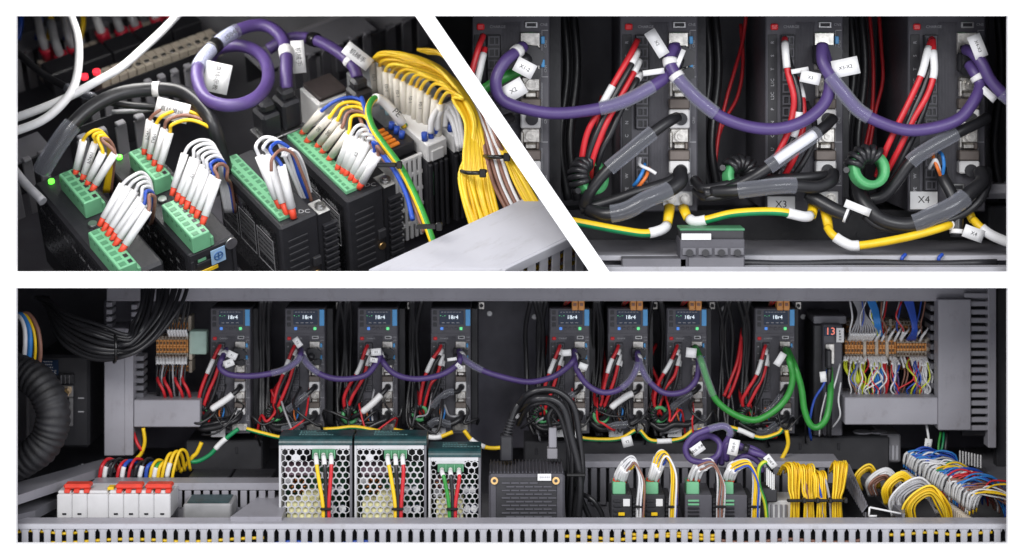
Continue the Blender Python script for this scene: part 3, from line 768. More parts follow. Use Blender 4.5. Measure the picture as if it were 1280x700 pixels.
# trunking frame on the back panel -----------------------------------------------------------
def trunk(label, px0, px1, py0, py1, y0, y1, m=GREY, bev=.0012, nm='wire_duct'):
    o = thing(nm, label, 'wire duct', at(px0, py1, y0)); 
    build(box3(MB(), px0, px1, py0, py1, y0, y1, bev), 'cover', m, o)
    return o
t = trunk('long grey wire duct across the top of the cabinet', 133, 1236, 352, 374.5, .235, .29)
build(box3(MB(), 133, 1236, 371.5, 376.5, .2375, .287, .0008), 'cover_lip', GREY, t)
tl = trunk('upright grey wire duct with wide cover at the left of the drives', 130, 166, 410, 570, .235, .30)
build(box3(MB(), 156, 166.5, 411, 569, .2335, .2345, .0003), 'cover_edge', GREY, tl)
t2 = trunk('short level grey wire duct under the left orange terminals', 166.6, 250, 500, 534, .238, .30)
for (x, y0, y1, n, lab) in ((139, 376, 408, 4, 'leftmost short stack of duct fingers above the left upright duct'), (170, 379, 408, 4, 'right short stack of duct fingers above the left upright duct')):
    g = thing('finger_stack', lab, 'wire duct', at(x, y1, .26))
    fingers(g, at(x, y0 + 3, .26), V((0, 0, -9 * S(.26))), n, (7 * S(.26), .03, 6 * S(.26)), GREY)
g = thing('finger_stack', 'slotted flank of upright left duct beside the orange terminals', 'wire duct', at(174, 500, .26))
fingers(g, at(174, 446, .27), V((0, 0, -9.2 * S(.27))), 6, (16 * S(.27), .03, 6.2 * S(.27)), DGREY)
# right frame
tr = trunk('upright grey wire duct with blank cover right of the orange terminals', 1173, 1214, 374, 538, .222, .25)
td = trunk('broad level grey wire duct under the right orange terminals', 1056, 1172.5, 497, 531, .228, .30)
g = thing('finger_stack', 'upright row of duct fingers at the far right edge of the cabinet', 'wire duct', at(1220, 540, .226))
fingers(g, at(1220, 369, .229), V((0.00, 0, -10.35 * S(.229))), 17, (30 * S(.229), .006, 6.2 * S(.229)), GREY)
build(box3(MB(), 1235.3, 1245.5, 353, 560, .224, .25), 'outer_rail', GREY, g)
build(box3(MB(), 1203, 1236, 356, 545, .242, .25), 'slot_back', BLK, g)
g = thing('finger_stack', 'short row of duct fingers between the right orange terminals and the blank cover', 'wire duct', at(1166, 495, .27))
fingers(g, at(1166, 383, .275), V((0, 0, -12 * S(.275))), 9, (13 * S(.275), .04, 7 * S(.275)), DGREY)
o = build(box3(MB(), 1246, 1320, 352, 600, .24, .26), 'black_post', BLKM); meta(o, 'black cabinet post at the far right', 'post')
o = build(box3(MB(), 130, 1230, 376, 560, .405, .415), 'mounting_panel', mat('mounting_panel_paint', (.10, .097, .122), .42, var=.4, scale=16, bump=.2)); meta(o, 'dark steel mounting panel behind the servo drives', 'panel')
# drives -------------------------------------------------------------------------------------
XD = (263, 356, 447, 538.5, 687, 760, 833.5, 943.5)
PL = ('X1', 'X2', 'X3', 'X4', 'Y1', 'Y2', 'Y3', 'Y4')
WH = ('leftmost small servo drive, beside the left orange terminals', 'second small servo drive from the left', 'third small servo drive from the left', 'fourth small servo drive from the left, before the bare dark panel',
      'fifth small servo drive, first with an orange connector on top', 'sixth small servo drive, between two drives with orange connectors', 'seventh small servo drive, where the long green cable starts', 'rightmost small servo drive, hung with two green cables')
loc3 = []; first = None
for i, x in enumerate(XD):
    t, l = servo_drive(WH[i], PL[i], x, 385, YD, UD, group='servo drives along the back panel')
    loc3.append(l)
for i in range(8):
    l = loc3[i]; nth = ORD[i] + ' small drive from the left'
    def q(*pts): return [l(*p) for p in pts]
    j = lambda a: RN.uniform(-a, a)
    e = j(9); w_ = j(4)
    for k, (pts, m, sl) in enumerate((
        (q((13, 46, 3), (10, 52, 10), (2, 72 + e, 14), (-8 + w_, 95 + e, 14), (-13 + w_, 115, 12), (-12, 132, 8)), RED, (.22, .42)),
        (q((14, 52, 3), (11, 60, 10), (4, 80 + e, 13), (-5, 100, 13), (-10, 120, 10), (-9, 134, 6)), BCAB, (0, .1)),
        (q((15, 58, 3), (13, 66, 10), (8, 84, 12), (-1 + w_, 104 + e, 13), (-8 + w_ * .6, 124, 10), (-6, 134, 5)), RED, (.0, .18)),
        (q((16, 66, 3), (14, 74, 9), (10, 92, 12), (3, 112, 12), (-4, 128, 8), (-3, 136, 5)), BCAB, (.0, .1)),
        (q((-8, 96, -40), (-16, 108, -20), (-15, 122, 0), (-9, 134, 6)), RED, None))):
        nm = ('upper red', 'upper black', 'lower red', 'lower black', 'backmost red')[k]
        cable('motor_lead', nm + ' motor lead of the ' + nth, 'wire', pts, 2.25 * UD, m, [('marker_sleeve', *sl, 2.9 * UD, SLV)] if sl else (), n=7)
    c = l(-11 + j(1.5), 131 + j(2), 11); f, M = ferrite('small green ferrite ring under the ' + nth, c, 10.5 * UD, 8 * UD, -16 + j(8), 15 + j(25), 'ferrite rings under the small drives')
    a0 = RN.uniform(30, 140); coil('lead wound round the ferrite ring under the ' + nth, c, 10.5 * UD, 8 * UD, M, 5, a0, a0 + 110, 1.7 * UD)
    for k, (pts, r, cs) in enumerate((
        (q((38.5, 97, 9), (34, 101, 16), (22, 111 + e, 20), (6, 123 + e, 20), (-6, 134, 16), (-14, 138, 8)), 3.2, (.2, .62)),
        (q((38.5, 131, 8), (36, 136, 16), (24, 141, 20), (8, 146 + e, 20), (-8, 148, 16), (-22, 141, 8)), 3.8, (.3, .66) if i % 2 else None),
        (q((37, 133, 8), (30, 139, 12), (10, 141, 14), (-12, 144, 12), (-26, 136, 4)), 2.8, None))):
        cable('encoder_cable', ('upper', 'lower', 'thin middle')[k] + ' black encoder cable of the ' + nth, 'cable', pts, r * UD, BCAB,
              [('white_sleeve' if (i in (0, 2, 5) and k == 0) else 'clear_sleeve', *cs, (r + 1) * UD, SLV if (i in (0, 2, 5) and k == 0) else CLR)] if cs else (), n=9)
    for k, (pts, m) in enumerate(((q((17, 124, 2), (18, 128, 8), (16, 138, 8), (18, 142, 4)), LBLU), (q((13, 124, 2), (12, 130, 8), (15, 140, 8), (16, 143, 4)), MATS['orange_insulation']))):
        cable('signal_core', ('blue', 'orange')[k] + ' signal core at the foot of the ' + nth, 'wire', pts, 1.1 * UD, m, n=6)
# purple and green bus cables
def c3(pts, y): return [at(p[0], p[1], p[2] if len(p) > 2 else y) for p in pts]
PU = [
 ([(283, 437, .25), (277, 448), (275, 460), (288, 468), (318, 470), (350, 463), (370, 452), (376, 444), (376, 437, .25)], .6, .85, 'looping from the first to the second small drive'),
 ([(376, 437, .25), (383, 453), (400, 467), (425, 474), (455, 470), (470, 455), (474, 445), (474, 438, .25)], .08, .3, 'from the second to the third small drive'),
 ([(474, 438, .25), (479, 452), (494, 467), (520, 474), (550, 469), (570, 457), (576, 448), (574, 440, .25)], .0, .0, 'from the third to the fourth small drive'),
 ([(574, 438, .25), (581, 450), (600, 462), (625, 471), (660, 477), (690, 471), (708, 460), (717, 450), (717, 440, .25)], .08, .26, 'crossing the bare dark panel to the fifth small drive'),
 ([(718, 438, .25), (720, 458), (731, 478), (750, 489), (770, 489), (786, 477), (796, 458), (797, 440, .25)], .62, .85, 'from the fifth to the sixth small drive'),
 ([(797, 440, .25), (802, 460), (812, 478), (832, 491), (855, 489), (870, 475), (874, 455), (870, 440, .25)], .05, .3, 'from the sixth to the seventh small drive')]
for i, (pts, a, b, lab) in enumerate(PU):
    o, p = cable('purple_cable', 'thin purple cable ' + lab, 'cable', c3(pts, .222), 3.7 * S(.222), PUR, [('clear_sleeve', a, b, 4.6 * S(.222), CLR)] if b else (), 'purple cables linking the small drives', n=10)
    net_plug(o, loc3[i], UD, 36, 55, 12 if i == 0 else 0)
    band(o, p, .08, 4.7 * S(.222), .02, WHT)
o, p = cable('green_cable', 'green cable swinging in a deep loop from the seventh to the rightmost small drive', 'cable',
   c3([(869, 434, .25), (877, 450), (886, 478), (897, 502), (918, 519), (945, 524), (970, 513), (985, 494), (990, 472), (987, 450), (982, 436, .25)], .21), 4.1 * S(.21), GRN, [('clear_sleeve', .12, .3, 5 * S(.21), CLR)], n=12)
net_plug(o, loc3[6], UD, 37, 53); net_plug(o, loc3[7], UD, 37, 53)
cable('green_cable', 'green cable hanging from the rightmost small drive to the red display module', 'cable',
   c3([(984, 437, .25), (993, 458), (1001, 485), (1006, 512), (1014, 531), (1024, 534), (1034, 520), (1038, 490, .23), (1037, 460, .25)], .215), 4.1 * S(.215), GRN, n=12)
for i, (x, y, a, w_, h_) in enumerate(((290, 444, -25, 13, 9), (286, 454, 20, 13, 9), (372, 428, -55, 13, 8), (470, 440, 5, 13, 9), (467, 450, -8, 10, 6), (574, 458, -40, 10, 5), (708, 441, 4, 12, 8), (729, 458, -20, 11, 8), (565, 449, 8, 12, 4), (864, 441, -6, 13, 12), (975, 449, 58, 18, 9), (1029, 471, 6, 8, 13))):
    k = thing('hanging_tag', ('upper white tag on the first purple loop', 'lower white tag on the first purple loop', 'tilted white tag above the second small drive cables', 'upper white tag on the third small drive', 'lower white tag on the third small drive',
      'slanted pale tag right of the fourth small drive', 'white tag left of the fifth drive plug', 'white tag right of the fifth drive plug', 'narrow white tie tail on the fourth small drive', 'white tag where the green cable starts', 'pale tag on the green cable at the rightmost drive', 'white tag on the cable of the red display module')[i], 'label', at(x, y, .205))
    card(k, at(x, y, .205), w_ * S(.2), h_ * S(.2), a, txt='X%d' % (i + 1) if i < 6 else None, tsize=.004)
# orange plug-in connectors on the last four drives
for i in range(4, 8):
    x = XD[i] + 36; t = thing('orange_connector', 'orange two pole connector on top of the ' + ORD[i] + ' small drive from the left', 'connector', at(x, 388, .27))
    for k in range(2):
        pole = build(box3(MB(), x - 8 + k * 8.2, x - .6 + k * 8.2, 375, 388, .262, .285, .0008), 'pole', ORG, t)
        build(box3(MB(), x - 6.3 + k * 8.2, x - 2.3 + k * 8.2, 379, 382.5, .2608, .2617, .0002), 'slot', MATS['brown_insulation'], pole)
    for k in range(4):
        build(MB().tube(catmull(c3([(x - 5 + k * 3.3, 376, .275), (x - 7 + k * 3, 370, .27), (x - 14 + k * 2, 372 + k, .27), (x - 19 + k, 382, .29)], .27)), 1.0 * S(.27), 6), 'lead', RED if k % 2 else BRN, t)
# loose black leads hanging from the top duct between the drives
n_ = 0
GAPS = ((326, 345), (418, 437), (508, 532), (663, 684), (742, 756), (815, 830), (893, 938))
for gi, (a, b) in enumerate(GAPS):
    for k in range(5 if gi != 6 else 8):
        x = a + (b - a) * RN.random(); bul = RN.uniform(-9, 9)
        cable('hanging_lead', 'black lead hanging from the top duct in the %s gap between small drives' % ORD[gi], 'wire',
              c3([(x, 372, .27), (x + bul, 410, .29), (x + bul * .8, 455, .30), (x + RN.uniform(-5, 5), 520, .28), (x + 4, 545, .27)], .3), RN.choice((2.1, 2.6, 3.0)) * S(.29), BCAB, group='black leads hanging in the %s gap between small drives' % ORD[gi], n=7)
for i, (pts) in enumerate(([(683, 420, .33), (680, 450, .32), (674, 490, .30), (668, 515, .28)], [(753, 428, .33), (756, 460, .31), (752, 495, .28)], [(820, 430, .33), (813, 452, .31), (824, 480, .29), (828, 500, .27)],
                           [(928, 410, .30), (922, 450, .28), (912, 478, .27), (905, 495, .26)], [(927, 416, .30), (925, 455, .28), (918, 480, .27), (910, 498, .26)])):
    cable('motor_lead', ('red lead deep left of the fifth small drive', 'red lead deep left of the sixth small drive', 'curved red lead left of the seventh small drive', 'left long red lead before the rightmost drive', 'right long red lead before the rightmost drive')[i], 'wire', c3(pts, .3), 2.1 * S(.3), RED, n=7)
# module with red digits
t = thing('control_module', 'narrow dark module with lit red number 13 right of the drives', 'control module', at(1020, 545, .26))
build(box3(MB(), 1029, 1053, 406, 545, .26, .36, .0015), 'housing', DRV, t)
build(box3(MB(), 1017, 1028.6, 406, 545, .275, .36, .0015), 'side_box', DRVD, t)
sc = build(box3(MB(), 1030.5, 1045, 409, 420, .2575, .2597, .0004), 'display', SCRN, t)
text('13', 13 * S(.26), face_cam(at(1038, 414.5, .2570)), SEG, sc)
build(box3(MB(), 1017, 1058, 395, 405, .28, .35, .001), 'top_bracket', DGREY, t)
pt = build(box3(MB(), 1032, 1043, 430, 455, .256, .2597, .0006), 'data_port', SIL, t)
build(box3(MB(), 1033, 1040, 437, 462, .240, .2555, .002), 'network_plug', BLK, t)
build(box3(MB(), 1045.5, 1055, 410, 428, .252, .2535, .0004), 'white_label', TAG, t)
print_bars(t, 1049, 1051.5, .2518, [(413, 2), (416.5, 2), (420, 2), (423.5, 2)], INK)
for i, (pts, m, r, lab) in enumerate((
  ([(1037, 460, .238), (1036, 480, .235), (1037, 510, .24), (1036, 545, .25)], BCAB, 3.4, 'black network cable hanging from the red display module'),
  ([(1034, 462, .245), (1030, 480), (1018, 500), (1012, 530), (1014, 550, .26)], BLU, 1.6, 'dark blue wire arching beside the red display module'),
  ([(1050, 455, .25), (1045, 475), (1040, 490), (1034, 500, .25)], WWIRE, 1.1, 'upper thin white wire on the red display module'),
  ([(1051, 478, .25), (1048, 500), (1050, 520), (1040, 535, .25)], WWIRE, 1.1, 'lower thin white wire on the red display module'),
  ([(1033, 490, .24), (1026, 520), (1024, 545, .25)], WWIRE, 1.0, 'left thin white wire below the red display module'))):
    cable('module_wire', lab, 'wire', c3(pts, .236), r * S(.24), m, n=8)
# orange terminal strips ----------------------------------------------------------------------
def strip(label, px0, px1, rows, y, pitch=3.9, ends=()):
    t = thing('terminal_strip', label, 'terminal strip', at(px0, rows[-1][1], y))
    for (r0, r1, m) in rows:
        mb = MB(); x = px0
        while x < px1 - 1:
            box3(mb, x + .25, min(x + pitch - .25, px1), r0, r1, y + RN.uniform(0, .0006), y + .03, .0005); x += pitch
        o = build(mb, 'terminal_row', m, t); o['kind'] = 'stuff'
        mb = MB(); x = px0 + pitch / 2
        while x < px1 - 1:
            box3(mb, x - 1.1, x + 1.1, (r0 + r1) / 2 - 1.7, (r0 + r1) / 2 + 1.7, y - .001, y - .0002); x += pitch
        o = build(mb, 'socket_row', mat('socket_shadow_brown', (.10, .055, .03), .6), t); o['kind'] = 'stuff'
    for x in ends: build(box3(MB(), x - 2, x + 2, rows[0][0] - 2, rows[-1][1] + 2, y - .003, y + .025, .0006), 'end_clamp', BEI, t)
    return t
strip('orange terminal strip, upper one of the left group', 210, 236, [(397, 403, BEI), (403.3, 412, ORG)], .30, 4.2, (237,))
strip('orange terminal strip, wide middle one of the left group', 195, 235, [(420, 424.5, BEI), (425, 433, ORG), (433.4, 441, ORG), (441.4, 448, BEI)], .28, 4.2, (238,))
strip('orange terminal strip, lowest of the left group', 199, 236, [(453, 457, BEI), (457.3, 464, ORG)], .30, 4.2, (238,))
strip('orange terminal strip, uppermost of the right group', 1058, 1150, [(401, 407, BEI), (407.4, 416, ORG)], .31, 4, (1113,))
strip('long orange terminal strip across the middle of the right group', 1056, 1120, [(421, 425, BEI), (425.4, 433.6, ORG), (434, 442.4, ORG), (442.8, 448, BEI)], .285, 3.9, (1081, 1096, 1109))
strip('solid orange terminal strip at the right end of the right group', 1121, 1159, [(424, 429, BEI), (429.4, 438.5, ORG), (438.9, 446, BEI)], .283, 3.9, (1160.5,))
strip('orange terminal strip, lowest of the right group', 1058, 1146, [(452, 457, BEI), (457.3, 462, ORG)], .31, 4, ())
o = build(box3(MB(), 236.5, 258, 414, 443, .275, .295, .001), 'rail_clip', CLIP); meta(o, 'clear greenish clip on the rail beside the left orange terminals', 'clip')
def wires(label, cat, group, starts, mk, r, mats, sleeve=None, name='terminal_wire'):
    for i, s_ in enumerate(starts):
        pts = mk(i, s_)
        cable(name, label, cat, pts, r, mats[i % len(mats)], [('marker_sleeve', sleeve[0], sleeve[1], r * 1.6, SLV)] if sleeve else (), group, n=6, sub=5)
J = lambda a: RN.uniform(-a, a)
# left group wires
wires('black wire bent up from the left orange terminals', 'wire', 'black wires above the left orange terminals', [212 + 3.6 * k for k in range(7)],
      lambda i, x: c3([(x, 420, .27), (x - 2, 410, .26), (x + 1 + J(2), 395, .26), (x + 6 + J(2), 374, .265)], .26), 1.2 * S(.26), [BCAB], (0, .25))
wires('black wire dropping from the left orange terminals', 'wire', 'black wires below the left orange terminals', [196 + 4 * k for k in range(10)],
      lambda i, x: c3([(x, 446, .275), (x + J(1), 456, .262), (x - 2 + J(3), 475, .258), (x + J(4), 502, .27)], .26), 1.3 * S(.26), [BCAB, BCAB, GWIRE], (0, .22))
wires('thick red wire dropping from the left orange terminals', 'wire', 'red wires below the left orange terminals', [200, 208, 222, 231],
      lambda i, x: c3([(x, 463, .285), (x - 3, 474, .255), (x + 4, 488, .25), (x + 8, 503, .265)], .26), 2.1 * S(.26), [RED])
# right group wires
wires('grey wire dropping from the top duct to the right orange terminals', 'wire', 'grey wires on the right orange terminals', [1060 + 3.2 * k for k in range(10)],
      lambda i, x: c3([(1066 + i * 1.5, 374, .27), (1073 + i * .9, 392, .26), (x + 6, 412, .255), (x, 425, .28)], .26), 1.2 * S(.26), [GWIRE], (.7, 1))
wires('bright blue wire in the left blue bunch above the right orange terminals', 'wire', 'left bunch of bright blue wires above the right orange terminals', [1091 + 1.4 * k for k in range(7)],
      lambda i, x: c3([(1084 + i * 1.4, 374, .262), (1090 + i * 1.2, 388, .255), (1094 + i, 405, .25), (x + 3, 420, .275)], .26), 1.5 * S(.26), [LBLU])
wires('dark blue wire in the right blue bunch above the right orange terminals', 'wire', 'right bunch of dark blue wires above the right orange terminals', [1132 + 1.6 * k for k in range(7)],
      lambda i, x: c3([(1130 + i * 1.7, 374, .262), (1137 + i * 1.1, 392, .255), (1141 + i * .8, 412, .25), (x + 2, 425, .275)], .26), 1.5 * S(.26), [BLU])
wires('thin mixed wire between the two blue bunches', 'wire', 'thin wires between the two blue bunches', [1104, 1107, 1125, 1150, 1155],
      lambda i, x: c3([(x + 2, 374, .27), (x - 1, 392, .262), (x - 4, 405, .262), (x - 2, 420, .28)], .26), 1.0 * S(.26), [WWIRE, RED, BLU, BLU, BRN])
wires('white sleeved wire lying across the upper row of the right orange terminals', 'wire', 'white sleeved wires along the upper row of the right terminals', [1062 + 8 * k for k in range(12)],
      lambda i, x: c3([(x, 426, .282), (x + 3, 420, .272), (x + 8 + J(2), 412, .27), (x + 10, 408, .28)], .27), 1.1 * S(.27), [WWIRE], (0, .6))
wires('yellow green wire gathered below the right orange terminals', 'wire', 'yellow green wires below the right orange terminals', [1056, 1060, 1064, 1068, 1072, 1076, 1082],
      lambda i, x: c3([(x, 446, .28), (x - 1 + J(1), 460, .262), (1066 + i * 2, 478, .255), (1073 + i * .8, 497, .262)], .26), 1.3 * S(.26), [YGR], (0, .14))
wires('white sleeved blue wire below the right orange terminals', 'wire', 'blue wires below the right orange terminals', [1086, 1089, 1092, 1095, 1098],
      lambda i, x: c3([(x, 446, .28), (x + 3, 458, .262), (x + 6, 475, .256), (1097 + i * 1.2, 498, .262)], .26), 1.5 * S(.26), [LBLU], (0, .33))
wires('red wire below the right orange terminals', 'wire', 'red wires below the right orange terminals', [1102, 1105],
      lambda i, x: c3([(x, 446, .28), (x + 3, 460, .26), (x + 5, 476, .255), (x + 1, 497, .262)], .26), 1.8 * S(.26), [RED], (0, .25))
wires('dark violet wire below the right orange terminals', 'wire', 'violet wires below the right orange terminals', [1113, 1117],
      lambda i, x: c3([(x, 446, .28), (x + 3, 460, .262), (x + 6, 478, .256), (x + 5, 497, .262)], .26), 1.4 * S(.26), [PUR], (0, .45))
wires('brown wire curving below the right orange terminals', 'wire', 'brown wires below the right orange terminals', [1126, 1130],
      lambda i, x: c3([(x, 446, .28), (x + 5, 465, .262), (x, 485, .262), (x - 6, 496, .27)], .26), 1.0 * S(.26), [BRN], (0, .3))
wires('white wire gathered at the right end of the orange terminals', 'wire', 'white wires at the right end of the orange terminals', [1138 + 2.4 * k for k in range(9)],
      lambda i, x: c3([(x, 446, .28), (x + 4, 458, .262), (x + 7 + J(2), 472, .256), (1150 + (i % 3) * 5 + J(1), 497, .262)], .26), 1.2 * S(.26), [WWIRE], (0, .3))

# thin leads tangled below the drives
for k in range(46):
    i = k % 8; x = XD[i] + RN.uniform(-22, 40); x2 = x + RN.uniform(-45, 45); m = RN.choice((BCAB, BCAB, BCAB, BCAB, GWIRE, RED))
    d = RN.uniform(.22, .27)
    nm = {BCAB.name: 'black', GWIRE.name: 'grey', RED.name: 'red'}[m.name]
    cable('tangled_lead', 'thin %s lead in the tangle under the %s small drive from the left' % (nm, ORD[i]), 'wire',
          c3([(x, RN.uniform(478, 505), .268), (x + J(9), RN.uniform(505, 525), d), ((x + x2) / 2 + J(10), RN.uniform(520, 542), d - .01), (x2 + J(6), RN.uniform(508, 545), d), (x2 + J(8), RN.uniform(525, 560), .275)], d), RN.uniform(1.0, 2.0) * S(d), m, group='thin %s leads tangled under the %s small drive' % (nm, ORD[i]), n=6, sub=5)

# loose mixed wires over and under the right orange terminals
MIXC = ((WWIRE, 'white'), (GWIRE, 'grey'), (YGR, 'yellow green'), (BRN, 'brown'), (RED, 'red'), (BLU, 'dark blue'), (WWIRE, 'white'))
for k in range(40):
    m, nm = MIXC[k % 7]; x = RN.uniform(1058, 1158); lowr = k % 5 != 0
    if lowr: pts = c3([(x, 447, .28), (x + J(5), 458, .258), (x + J(9), 474, .25), (x + J(14), 488, .252), (x + J(9), 499, .262)], .26)
    else: pts = c3([(x, 424, .28), (x + J(5), 412, .258), (x + J(9), 396, .252), (x + J(6), 376, .262)], .26)
    cable('loose_wire', 'thin %s wire straying %s the right orange terminals' % (nm, 'below' if lowr else 'above'), 'wire', pts, RN.uniform(.8, 1.2) * S(.26), m,
          [('marker_sleeve', 0, RN.uniform(.15, .32), 1.7 * S(.26), SLV)] if k % 2 else (), 'stray %s wires %s the right orange terminals' % (nm, 'below' if lowr else 'above'), n=6, sub=5)

for i, (x, y_) in enumerate(((612, 392), (668, 396), (646, 520), (905, 386), (1004, 396))):
    o = build(MB().cyl(at(x, y_, .4045), at(x, y_, .400), 3.2 * S(.4), 12), 'panel_bolt', STEEL)
    meta(o, ('upper left bolt on the bare dark panel', 'upper right bolt on the bare dark panel', 'lower bolt on the bare dark panel', 'bolt on the dark panel before the rightmost drive', 'bolt on the dark panel after the rightmost drive')[i], 'bolt')
# ---- left dark corner: cables, corrugated hose, valve body
for k in range(11):
    a = k * 3.0 + J(1.5); g = J(4)
    cable('black_cable', '%s black cable from the bottom in the sagging bundle at the upper left' % ORD[k], 'cable',
          c3([(236 - k * 6 + J(2), 352, .2), (224 - k * 5 + J(3), 384, .17), (196 - k * 3 + g, 424 - k * 1.8, .15 + J(.008)), (160 + g, 446 - a * .9, .14 + J(.008)), (120 + J(4), 450 - a * 1.5 + J(2), .15 + J(.008)), (86 + J(5), 434 - a * 1.4, .17), (68 + J(4), 408 - a, .2), (60 - k * 1.5, 372, .24)], .15), (3.0 + J(.8)) * S(.15), BCAB, group='sagging bundle of black cables at the upper left', n=9)
o = thing('bundle_tie', 'black tie round the sagging bundle of black cables', 'cable tie', at(143, 440, .13))
build(MB().tube(catmull([at(143 + 2 * math.cos(a), 436 + 17 * math.sin(a), .145 - .022 * math.cos(a)) for a in [2 * math.pi * k / 12 for k in range(13)]]), 2 * S(.14), 6), 'strap', TIE, o)
def hose():
    pts = c3([(-10, 462, .15), (22, 464, .13), (50, 480, .11), (66, 512, .10), (61, 545, .10), (44, 566, .10), (16, 580, .11), (-20, 586, .12)], .1)
    path = portion(catmull(pts, 10), 0, 1)
    L_ = sum((path[i + 1] - path[i]).length for i in range(len(path) - 1))
    N = 132; fine = []; path = catmull(pts, 40)
    acc = [0]
    for i in range(1, len(path)): acc.append(acc[-1] + (path[i] - path[i - 1]).length)
    jx = 0
    for i in range(N + 1):
        d = acc[-1] * i / N
        while jx < len(acc) - 2 and acc[jx + 1] < d: jx += 1
        u = (d - acc[jx]) / max(1e-9, acc[jx + 1] - acc[jx]); fine.append(path[jx].lerp(path[jx + 1], min(max(u, 0), 1)))
    rg = [(1.0, .975, .90, .975)[i % 4] * (1 + .018 * math.sin(i * .37) + J(.008)) for i in range(N + 1)]
    o = build(MB().tube(fine, 22 * S(.11), 24, rings=rg), 'corrugated_hose', mat('black_hose_rubber', (.013, .013, .015), .55, var=.55, scale=55, bump=.6))
    meta(o, 'thick black corrugated hose bending through the lower left corner', 'hose')
hose()
for i, (dx, m, r, nm) in enumerate(((0, WWIRE, 3.2, 'white'), (6, LBLU, 3.4, 'blue'), (13, YEL, 2.0, 'yellow'), (20, BRN, 2.6, 'brown'))):
    cable('hose_wire', nm + ' wire arching into the corrugated hose at the left edge', 'wire', c3([(10, 410 - i, .17), (22 + dx * .5, 394 - i * .8, .16), (31 + dx * .8, 410, .15), (31 + dx, 440, .15), (26 + dx, 470, .16)], .16), r * S(.16), m)
o = build(box3(MB(), -20, 36, 438, 600, .165, .22, .003), 'hose_collar', DRVD); meta(o, 'dull dark collar block behind the corrugated hose', 'collar')
t = thing('drive_motor', 'dark motor body with type label and CE mark at the left', 'motor', at(45, 560, .27))
build(box3(MB(), 40, 112, 444, 560, .27, .42, .004), 'housing', BLKM, t)
lb = build(box3(MB(), 52, 73, 450, 469, .2675, .2697, .0002), 'type_label', SCRN, t)
print_bars(lb, 53.5, 66, .2673, [(451.5, 1.2), (455, 1.4), (458.6, 1.4), (462.4, 1.4), (466.2, 1.4)], WINK)
text('CE', 6 * S(.267), face_cam(at(67, 465, .2671)), WINK, lb)
build(box3(MB(), 74, 92, 468, 480, .262, .2695, .001), 'junction_box', DRVD, t)
mb = MB()
for k in range(3): box3(mb, 76 + k * 5, 76.7 + k * 5, 469, 480, .2605, .2618)
o = build(mb, 'box_ribs', GPANEL, t); o['kind'] = 'stuff'
b = build(box3(MB(), 75, 91, 482, 497, .245, .25, .001), 'bracket_plate', STEEL, t)
build(box3(MB(), 86, 91, 497.3, 533, .246, .249, .0008), 'bracket_arm', STEEL, t)
bo = build(MB().tube([at(83, 490, .2448), at(79, 491, .232)], 5.6 * S(.24), 6), 'brass_bolt', BRASS, t)
for y_ in (497, 514): build(box3(MB(), 97, 105, y_, y_ + 1.8, .2675, .2697), 'blue_mark', WINK, t)
# ---- tray: front duct with fingers
fd = thing('front_duct', 'long pale grey slotted duct across the bottom of the cabinet', 'wire duct', at(20, 690, .03))
zt0 = pz(655, .03)
mb = MB().box(-.70, .70, .0315, .064, zt0 - .003, zt0, .001); build(mb, 'top_cover', MGREY, fd)
mb = MB().box(-.70, .70, .029, .0312, pz(661.5, .03), zt0 - .0002, .0006); build(mb, 'cover_lip', LGREY, fd)
x0 = at(16.9, 672, .03)
fingers(fd, V((x0.x, .031, pz(676, .03) - .006)), V((13.98 * S(.03), 0, 0)), 91, (8.4 * S(.03), .002, .044), LGREY, .0009)
for i in range(91):      # pointed shoulders make the arched slot heads
    pass
sh = MB()
for sx in (-1, 1):
    xx = x0.x + sx * 4.15 * S(.03)
    pl = [V((xx, .0302, pz(661.5, .03))), V((xx + sx * 2.0 * S(.03), .0302, pz(661.5, .03))), V((xx, .0302, pz(665.5, .03)))]
    if sx < 0: pl.reverse()
    sh.prism(pl, (0, .0018, 0))
f1 = build(sh, 'slot_shoulder', LGREY, fd); f1['kind'] = 'stuff'
for i in range(1, 91): reuse(f1, fd, V((13.98 * S(.03) * i, 0, 0)))['kind'] = 'stuff'
mb = MB().box(-.70, .70, .062, .064, FZ, zt0 - .0035); build(mb, 'back_wall', DRVD, fd)
for i, (a, b, y_, m, lab) in enumerate(((-20, 110, 665, YEL, 'left'), (60, 330, 674, YEL, 'left middle'), (330, 470, 679, BLU, 'middle blue'), (560, 790, 680, YEL, 'centre'), (700, 900, 672, YEL, 'right middle'), (780, 900, 668, YEL, 'bright right middle'), (900, 1080, 676, BRN, 'right brown'), (1110, 1240, 667, YEL, 'far right'), (880, 1300, 680, GWIRE, 'right grey'))):
    cable('duct_wire', lab + ' wire running inside the front slotted duct', 'wire', [at(a + (b - a) * k / 8, y_ + 2.0 * math.sin(k * 1.3 + i) + (3 if i in (1, 3) else 0) * (1 - k / 8), .036) for k in range(9)], 2.1 * S(.036), m, n=7)
